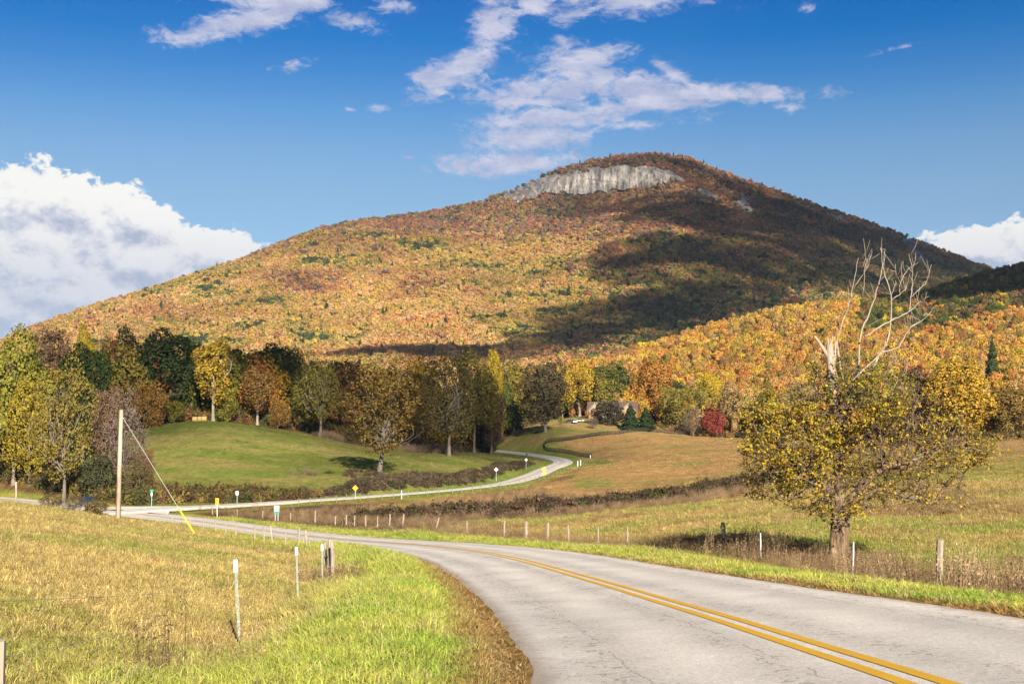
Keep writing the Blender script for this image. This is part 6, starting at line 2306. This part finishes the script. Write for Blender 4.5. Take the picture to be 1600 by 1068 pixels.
add_weeds(*along(MR, 22, 48, HW_M + 4.8, HW_M + 8.5, 330), 0.6, WB)
add_weeds(*along(MR, 48, 110, HW_M + 4.6, HW_M + 8.0, 700), 0.62, WB)
add_weeds(*along(MR, 105, 175, HW_M + 5.0, HW_M + 16, 1100), 0.6, WB)
add_weeds(*along(MR, 16, 45, HW_M + 9, HW_M + 16, 120), 0.6, WB)
for px, Y, n_, r_, h_ in ((515, 42.5, 40, 0.9, .75), (540, 41, 20, .8, .6), (215, 13.6, 4, 1.0, .7), (240, 15, 3, 1.2, .6), (420, 60, 20, 3, .5), (1312, 47.2, 60, 1.8, .75), (1330, 48.5, 40, 2.2, .7), (1185, 53, 60, 3, .95), (1240, 51, 40, 2, .9), (1540, 33, 26, 2.5, 1.0), (1590, 31, 26, 2.0, 1.1)):
    c0 = XY(px, Y)
    add_weeds(c0[0] + rng.normal(0, r_ * .6, n_), c0[1] + rng.normal(0, r_ * .6, n_), h_, WB + [(0.36, 0.26, 0.14)])
# between the roads, the wet ground
wq = rng.uniform(0, 1, 9000)
wyq = rng.uniform(128, 260, 9000)
wpq = rng.uniform(300, 1180, 9000)
wxq = (wpq - 800) / 2000 * wyq
_, o1_, o2_ = ground_z(wxq, wyq, True)
wz_ = ground_z(wxq, wyq)
apx, apy = pix(wxq, wyq, wz_)
k_ = (o1_ > HW_M + 5) & (o2_ > HW_S + np.where(wpq < 680, 13, 7)) & inpoly(apx, apy, [(290, 794), (420, 788), (600, 778), (760, 768), (850, 764), (860, 775), (1000, 772), (1160, 760), (1180, 775), (1080, 790), (960, 800), (900, 810), (760, 815), (600, 835), (420, 825), (300, 800)])
add_weeds(wxq[k_], wyq[k_], 0.85, WB)
# reed patches on the green field
for px, Y, n_, rx_, h_ in ((660, 342, 260, 5.5, 1.9), (685, 345, 120, 4, 1.7), (516, 341, 120, 3.0, 1.9), (470, 246, 40, 3, 1.0)):
    c0 = XY(px, Y)
    add_weeds(c0[0] + rng.normal(0, rx_ * .6, n_), c0[1] + rng.normal(0, 2.5, n_), h_, [(0.30, 0.21, 0.14), (0.24, 0.16, 0.10)])
# right-hand field: sedge at the wood's edge and clumps
q = 500
xx2 = rng.uniform(1360, 1700, q)
yy2 = rng.uniform(255, 335, q)
add_weeds((xx2 - 800) / 2000 * yy2, yy2, 1.5, [(0.36, 0.23, 0.11), (0.30, 0.19, 0.09)])
add_weeds(*along(MR, 60, 110, HW_M + 20, HW_M + 45, 160), 0.5, WB)
scatter('dry_weeds', np.vstack(WP), weeds, 4, np.vstack(WS), np.clip(np.vstack(WT) * 1.15, 0, .8), 0.1)

# -- brambles and undergrowth
BP, BS, BT = [], [], []


def add_br(x, y, h, w, c):
    x, y = np.asarray(x, float), np.asarray(y, float)
    z = ground_z(x, y)
    BP.append(np.stack([x, y, z - .1], 1))
    n_ = len(x)
    hh_ = h * rng.uniform(0.6, 1.2, n_)
    ww_ = w * rng.uniform(0.7, 1.3, n_)
    BS.append(np.stack([ww_, ww_, hh_], 1))
    c = np.array(c)
    BT.append(c[rng.integers(0, len(c), n_)] * rng.uniform(0.75, 1.25, (n_, 1)))


DK = [(0.07, 0.045, 0.033), (0.10, 0.065, 0.042), (0.055, 0.05, 0.025), (0.13, 0.085, 0.055), (0.07, 0.065, 0.028)]
GK = [(0.06, 0.06, 0.022), (0.09, 0.08, 0.025), (0.12, 0.07, 0.035), (0.16, 0.12, 0.03), (0.08, 0.05, 0.03)]
add_br(*along(SR, 196, 300, -10.5, -5.8, 420), 1.15, 1.3, DK)
add_br(*along(SR, 296, 396, -9.5, -6.2, 260), 1.0, 1.1, DK)
add_br(*along(SR, 218, 262, -13, -8, 150), 1.2, 1.4, [(0.12, 0.085, 0.06), (0.09, 0.07, 0.04)])
tp_ = np.array([(575, 152), (640, 152), (700, 156), (760, 158), (820, 160), (900, 161), (950, 165), (1000, 170), (1060, 178), (1120, 190), (1170, 200), (1240, 205)], float)
q = rng.random(520)
pxq, Yq = np.interp(q, np.linspace(0, 1, 12), tp_[:, 0]), np.interp(q, np.linspace(0, 1, 12), tp_[:, 1])
xq = (pxq - 800) / 2000 * Yq + rng.normal(0, .6, 520)
yq = Yq + rng.normal(0, 6.0, 520) * (0.5 + 1.0 * fbm(pxq / 60, Yq * 0, 2, 12))
big = 0.3 + 1.4 * fbm(xq / 5, yq / 5, 3, 88)
BPz = ground_z(xq, yq)
BP.append(np.stack([xq, yq, BPz - .1], 1))
BS.append(np.stack([1.35 * big, 1.35 * big, 1.75 * big], 1))
BT.append(np.array(DK)[rng.integers(0, 5, 520)] * rng.uniform(0.6, 1.0, (520, 1)))
add_br(*along(MR, 186, 262, HW_M + 5, HW_M + 17, 520), 2.6, 1.9, GK)
add_br(*along(MR, 172, 200, HW_M + 16, HW_M + 30, 160), 2.2, 1.7, GK)
add_br(*along(SR, 186, 206, -12, -6, 150), 1.7, 1.4, GK)
# foot of the woods
fp_ = rng.uniform(236, 660, 800)
fY = np.interp(fp_, [236, 600, 660], [345, 356, 400]) + rng.uniform(-3, 12, 800)
add_br((fp_ - 800) / 2000 * fY, fY, 3.9, 2.5, [(0.05, 0.055, 0.02), (0.10, 0.08, 0.025), (0.15, 0.08, 0.03), (0.08, 0.05, 0.03), (0.17, 0.13, 0.03)])
fp_ = rng.uniform(660, 860, 200)
fY = np.interp(fp_, [660, 760, 800, 860], [405, 470, 556, 600]) + rng.uniform(-3, 12, 200)
add_br((fp_ - 800) / 2000 * fY, fY, 2.6, 2.4, DK + [(0.2, 0.11, 0.04)])
fp_ = rng.uniform(1030, 1640, 520)
fY = np.interp(fp_, [1030, 1200, 1400, 1640], [566, 522, 350, 346]) + rng.uniform(-3, 10, 520)
add_br((fp_ - 800) / 2000 * fY, fY, 3.0, 2.5, [(0.13, 0.085, 0.035), (0.22, 0.14, 0.045), (0.08, 0.07, 0.025), (0.26, 0.13, 0.04), (0.05, 0.05, 0.02)])
c0 = XY(593, 244)
add_br(c0[0] + rng.normal(0, 4, 40), c0[1] + rng.normal(0, 3, 40), 1.0, 1.2, DK)
BP, BS, BT = np.vstack(BP), np.vstack(BS), np.vstack(BT)
_, bm_, bs_ = ground_z(BP[:, 0], BP[:, 1], True)
k_ = ~((bs_ > -5.6) & (bs_ < 9) & (BP[:, 1] < 430)) & (np.abs(bm_) > HW_M + 3.5) & (np.hypot(BP[:, 0] + 45.5, BP[:, 1] - 177) > 15)
scatter('brambles', BP[k_], brc, 5, BS[k_], BT[k_], 0.1)

# -- bushes one can tell apart
for kn, nm, px, pb_, pt_, Y, w__, colr, lab in (
        ('shrub1', 'bush', 150, 813, 777, 98, 48, (0.13, 0.09, 0.035), 'reddish-green bush left of the tall utility pole on the field brow'),
        ('twiggy', 'bush', 112, 807, 770, 99, 50, (0.11, 0.085, 0.05), 'twiggy brown bush between road and field, in front of the blue car'),
        ('shrub0', 'bush', 78, 801, 780, 99, 38, (0.14, 0.10, 0.05), 'low brown bush leftmost on the brow of the dry field'),
        ('shrub0', 'bush', 628, 812, 789, 150, 16, (0.26, 0.19, 0.03), 'small yellow-leaved bush in the dark thicket, left one'),
        ('shrub1', 'bush', 668, 812, 792, 154, 18, (0.20, 0.15, 0.03), 'small yellowish bush in the dark thicket, right one'),
        ('shrub0', 'bush', 208, 788, 720, 205, 56, (0.09, 0.075, 0.03), 'tall dark shrub at the corner behind the utility pole'),
        ('shrub1', 'bush', 150, 786, 700, 214, 66, (0.05, 0.052, 0.024), 'dark ivy-covered thicket tree behind the blue car'),
        ('shrub1', 'bush', 60, 775, 722, 240, 70, (0.08, 0.065, 0.03), 'dark undergrowth bush below the golden tree at far left'),
        ('cedar0', 'bush', 823, 722, 706, 395, 9, (0.05, 0.08, 0.03), 'small green bush beside the farther white diamond sign'),
        ('shrub0', 'bush', 748, 752, 736, 300, 8, (0.3, 0.24, 0.03), 'little yellow bush in the hedge left of the nearer diamond sign')):
    x = (px - 800) / 2000 * Y
    z = ground_z(x, Y)
    put_tree(nm, kn, x, Y, z, max(1.2, (640 - pt_) / 2000 * Y - z), w__ / 2000 * Y, colr, lab, cat='bush')


# ------------------------------------------------------------------ the clouds overhead, whose shadows lie on the mountain and the valley
clm, nt = new_mat('cloud')
geo = nt.n('ShaderNodeNewGeometry')
d_ = nt.n('ShaderNodeBsdfDiffuse')
d_.inputs[0].default_value = (0.9, 0.9, 0.9, 1)
t_ = nt.n('ShaderNodeBsdfTransparent')
mx_ = nt.n('ShaderNodeMixShader')
nt.put(mx_.inputs[0], nt.math('MULTIPLY', nt.smooth(nt.noise(geo.outputs['Position'], 0.011, 4, 0.6), 0.25, 0.6), 0.60))
nt.put(mx_.inputs[1], t_.outputs[0])
nt.put(mx_.inputs[2], d_.outputs[0])
finish(nt, mx_.outputs[0])


def cloud(targets, alt, thick_, name='cloud', mat=None):
    """a flat cloud at altitude alt made of puffs, one up-sun of each target point"""
    r = np.random.default_rng(len(targets))
    bm = bmesh.new()
    for (x, y, z, R) in targets:
        k_ = (alt - z) / SUNV.z
        c = Vector((x, y, z)) + SUNV * k_
        m_ = Matrix.Translation(c) @ Matrix.Diagonal((R, R, R * thick_, 1)) @ Matrix.Rotation(r.uniform(0, 6), 4, 'Z')
        v = bmesh.ops.create_icosphere(bm, subdivisions=3, radius=1.0, matrix=m_)['verts']
        for q in v:
            d = q.co - c
            f = 1 + 0.28 * (noise.fractal(q.co * (1.6 / R), 1.0, 2.0, 4))
            q.co = c + d * f
    me = bpy.data.meshes.new(name)
    bm.to_mesh(me)
    bm.free()
    return tag(link(name, me, mat or clm), kind='structure')


def mtn(px, py):
    sil = float(lerp1(px, SIL_M))
    t = max(0.0, (625 - py) / (625 - sil)) ** (1 / 0.92)
    x, Y, z, _ = mountain_surface(np.array([float(px)]), np.array([min(t, 1.0)]))
    return float(x[0]), float(Y[0]), float(z[0])


tg_ = [(1010, 330, 85), (1085, 350, 150), (1180, 370, 190), (1300, 385, 190), (1400, 395, 180), (1490, 412, 170), (1085, 318, 60), (1210, 330, 120), (1310, 350, 150), (1030, 410, 110), (1120, 430, 180), (1230, 430, 190), (1340, 430, 180), (1440, 430, 160),
       (950, 478, 110), (1050, 480, 165), (1150, 480, 160), (890, 512, 95), (830, 543, 85), (760, 550, 70), (690, 551, 60), (620, 550, 55), (550, 553, 48), (960, 525, 110), (1080, 262, 55), (1150, 292, 60), (1400, 372, 110), (1520, 430, 140), (1250, 345, 120)]
cloud([mtn(a, b) + (R * .95,) for a, b, R in tg_], 1150, 0.5)
hx_, hy_, hz_, _ = hill_surface(np.array([1470., 1530, 1590, 1650, 1720, 1560, 1620, 1440, 1800]), np.array([0.9, 0.85, 0.85, 0.85, 0.85, 0.98, 0.98, 1.0, .9]))
cloud([(a, b, c, R) for a, b, c, R in zip(hx_, hy_, hz_, (70, 80, 90, 95, 100, 95, 100, 75, 110))], 1100, 0.25)
thin, nt = new_mat('thin_cloud')
geo = nt.n('ShaderNodeNewGeometry')
d_ = nt.n('ShaderNodeBsdfDiffuse')
d_.inputs[0].default_value = (0.9, 0.9, 0.9, 1)
t_ = nt.n('ShaderNodeBsdfTransparent')
mx_ = nt.n('ShaderNodeMixShader')
nt.put(mx_.inputs[0], nt.math('MULTIPLY', nt.smooth(nt.noise(geo.outputs['Position'], 0.02, 4, 0.6), 0.25, 0.6), 0.26))
nt.put(mx_.inputs[1], t_.outputs[0])
nt.put(mx_.inputs[2], d_.outputs[0])
finish(nt, mx_.outputs[0])
vt = []
for px, Y, R in ((590, 247, 17), (250, 400, 42), (330, 395, 36), (410, 395, 40), (490, 395, 40), (560, 392, 38), (610, 330, 40), (650, 400, 42), (700, 350, 34), (730, 430, 40), (800, 470, 48), (860, 425, 36), (560, 440, 50), (400, 450, 50), (280, 450, 50), (120, 300, 34), (180, 320, 30), (700, 500, 50)):
    x, y = XY(px, Y)
    vt.append((x, y, ground_z(x, y) + 10, R))
cloud(vt, 900, 0.22, mat=thin)
cloud([mtn(a, b) + (R,) for a, b, R in ((1000, 250, 90), (1060, 262, 100), (1110, 290, 110), (1150, 310, 100), (940, 262, 70), (1180, 300, 90), (960, 320, 80), (900, 330, 70), (1250, 322, 110), (1340, 352, 120))], 1150, 0.4, mat=thin)

# ------------------------------------------------------------------ the air: a thin even haze round the whole site
hz_m, nt = new_mat('haze')
vp = nt.n('ShaderNodeVolumePrincipled')
vp.inputs['Color'].default_value = (0.60, 0.78, 1.0, 1)
vp.inputs['Density'].default_value = 0.000022
vp.inputs['Anisotropy'].default_value = 0.0
o_ = nt.n('ShaderNodeOutputMaterial')
nt.put(o_.inputs['Volume'], vp.outputs[0])
hb_ = MB().box((0, 4540, 255), (12400, 9140, 650))
tag(hb_.build('haze', hz_m), kind='stuff')
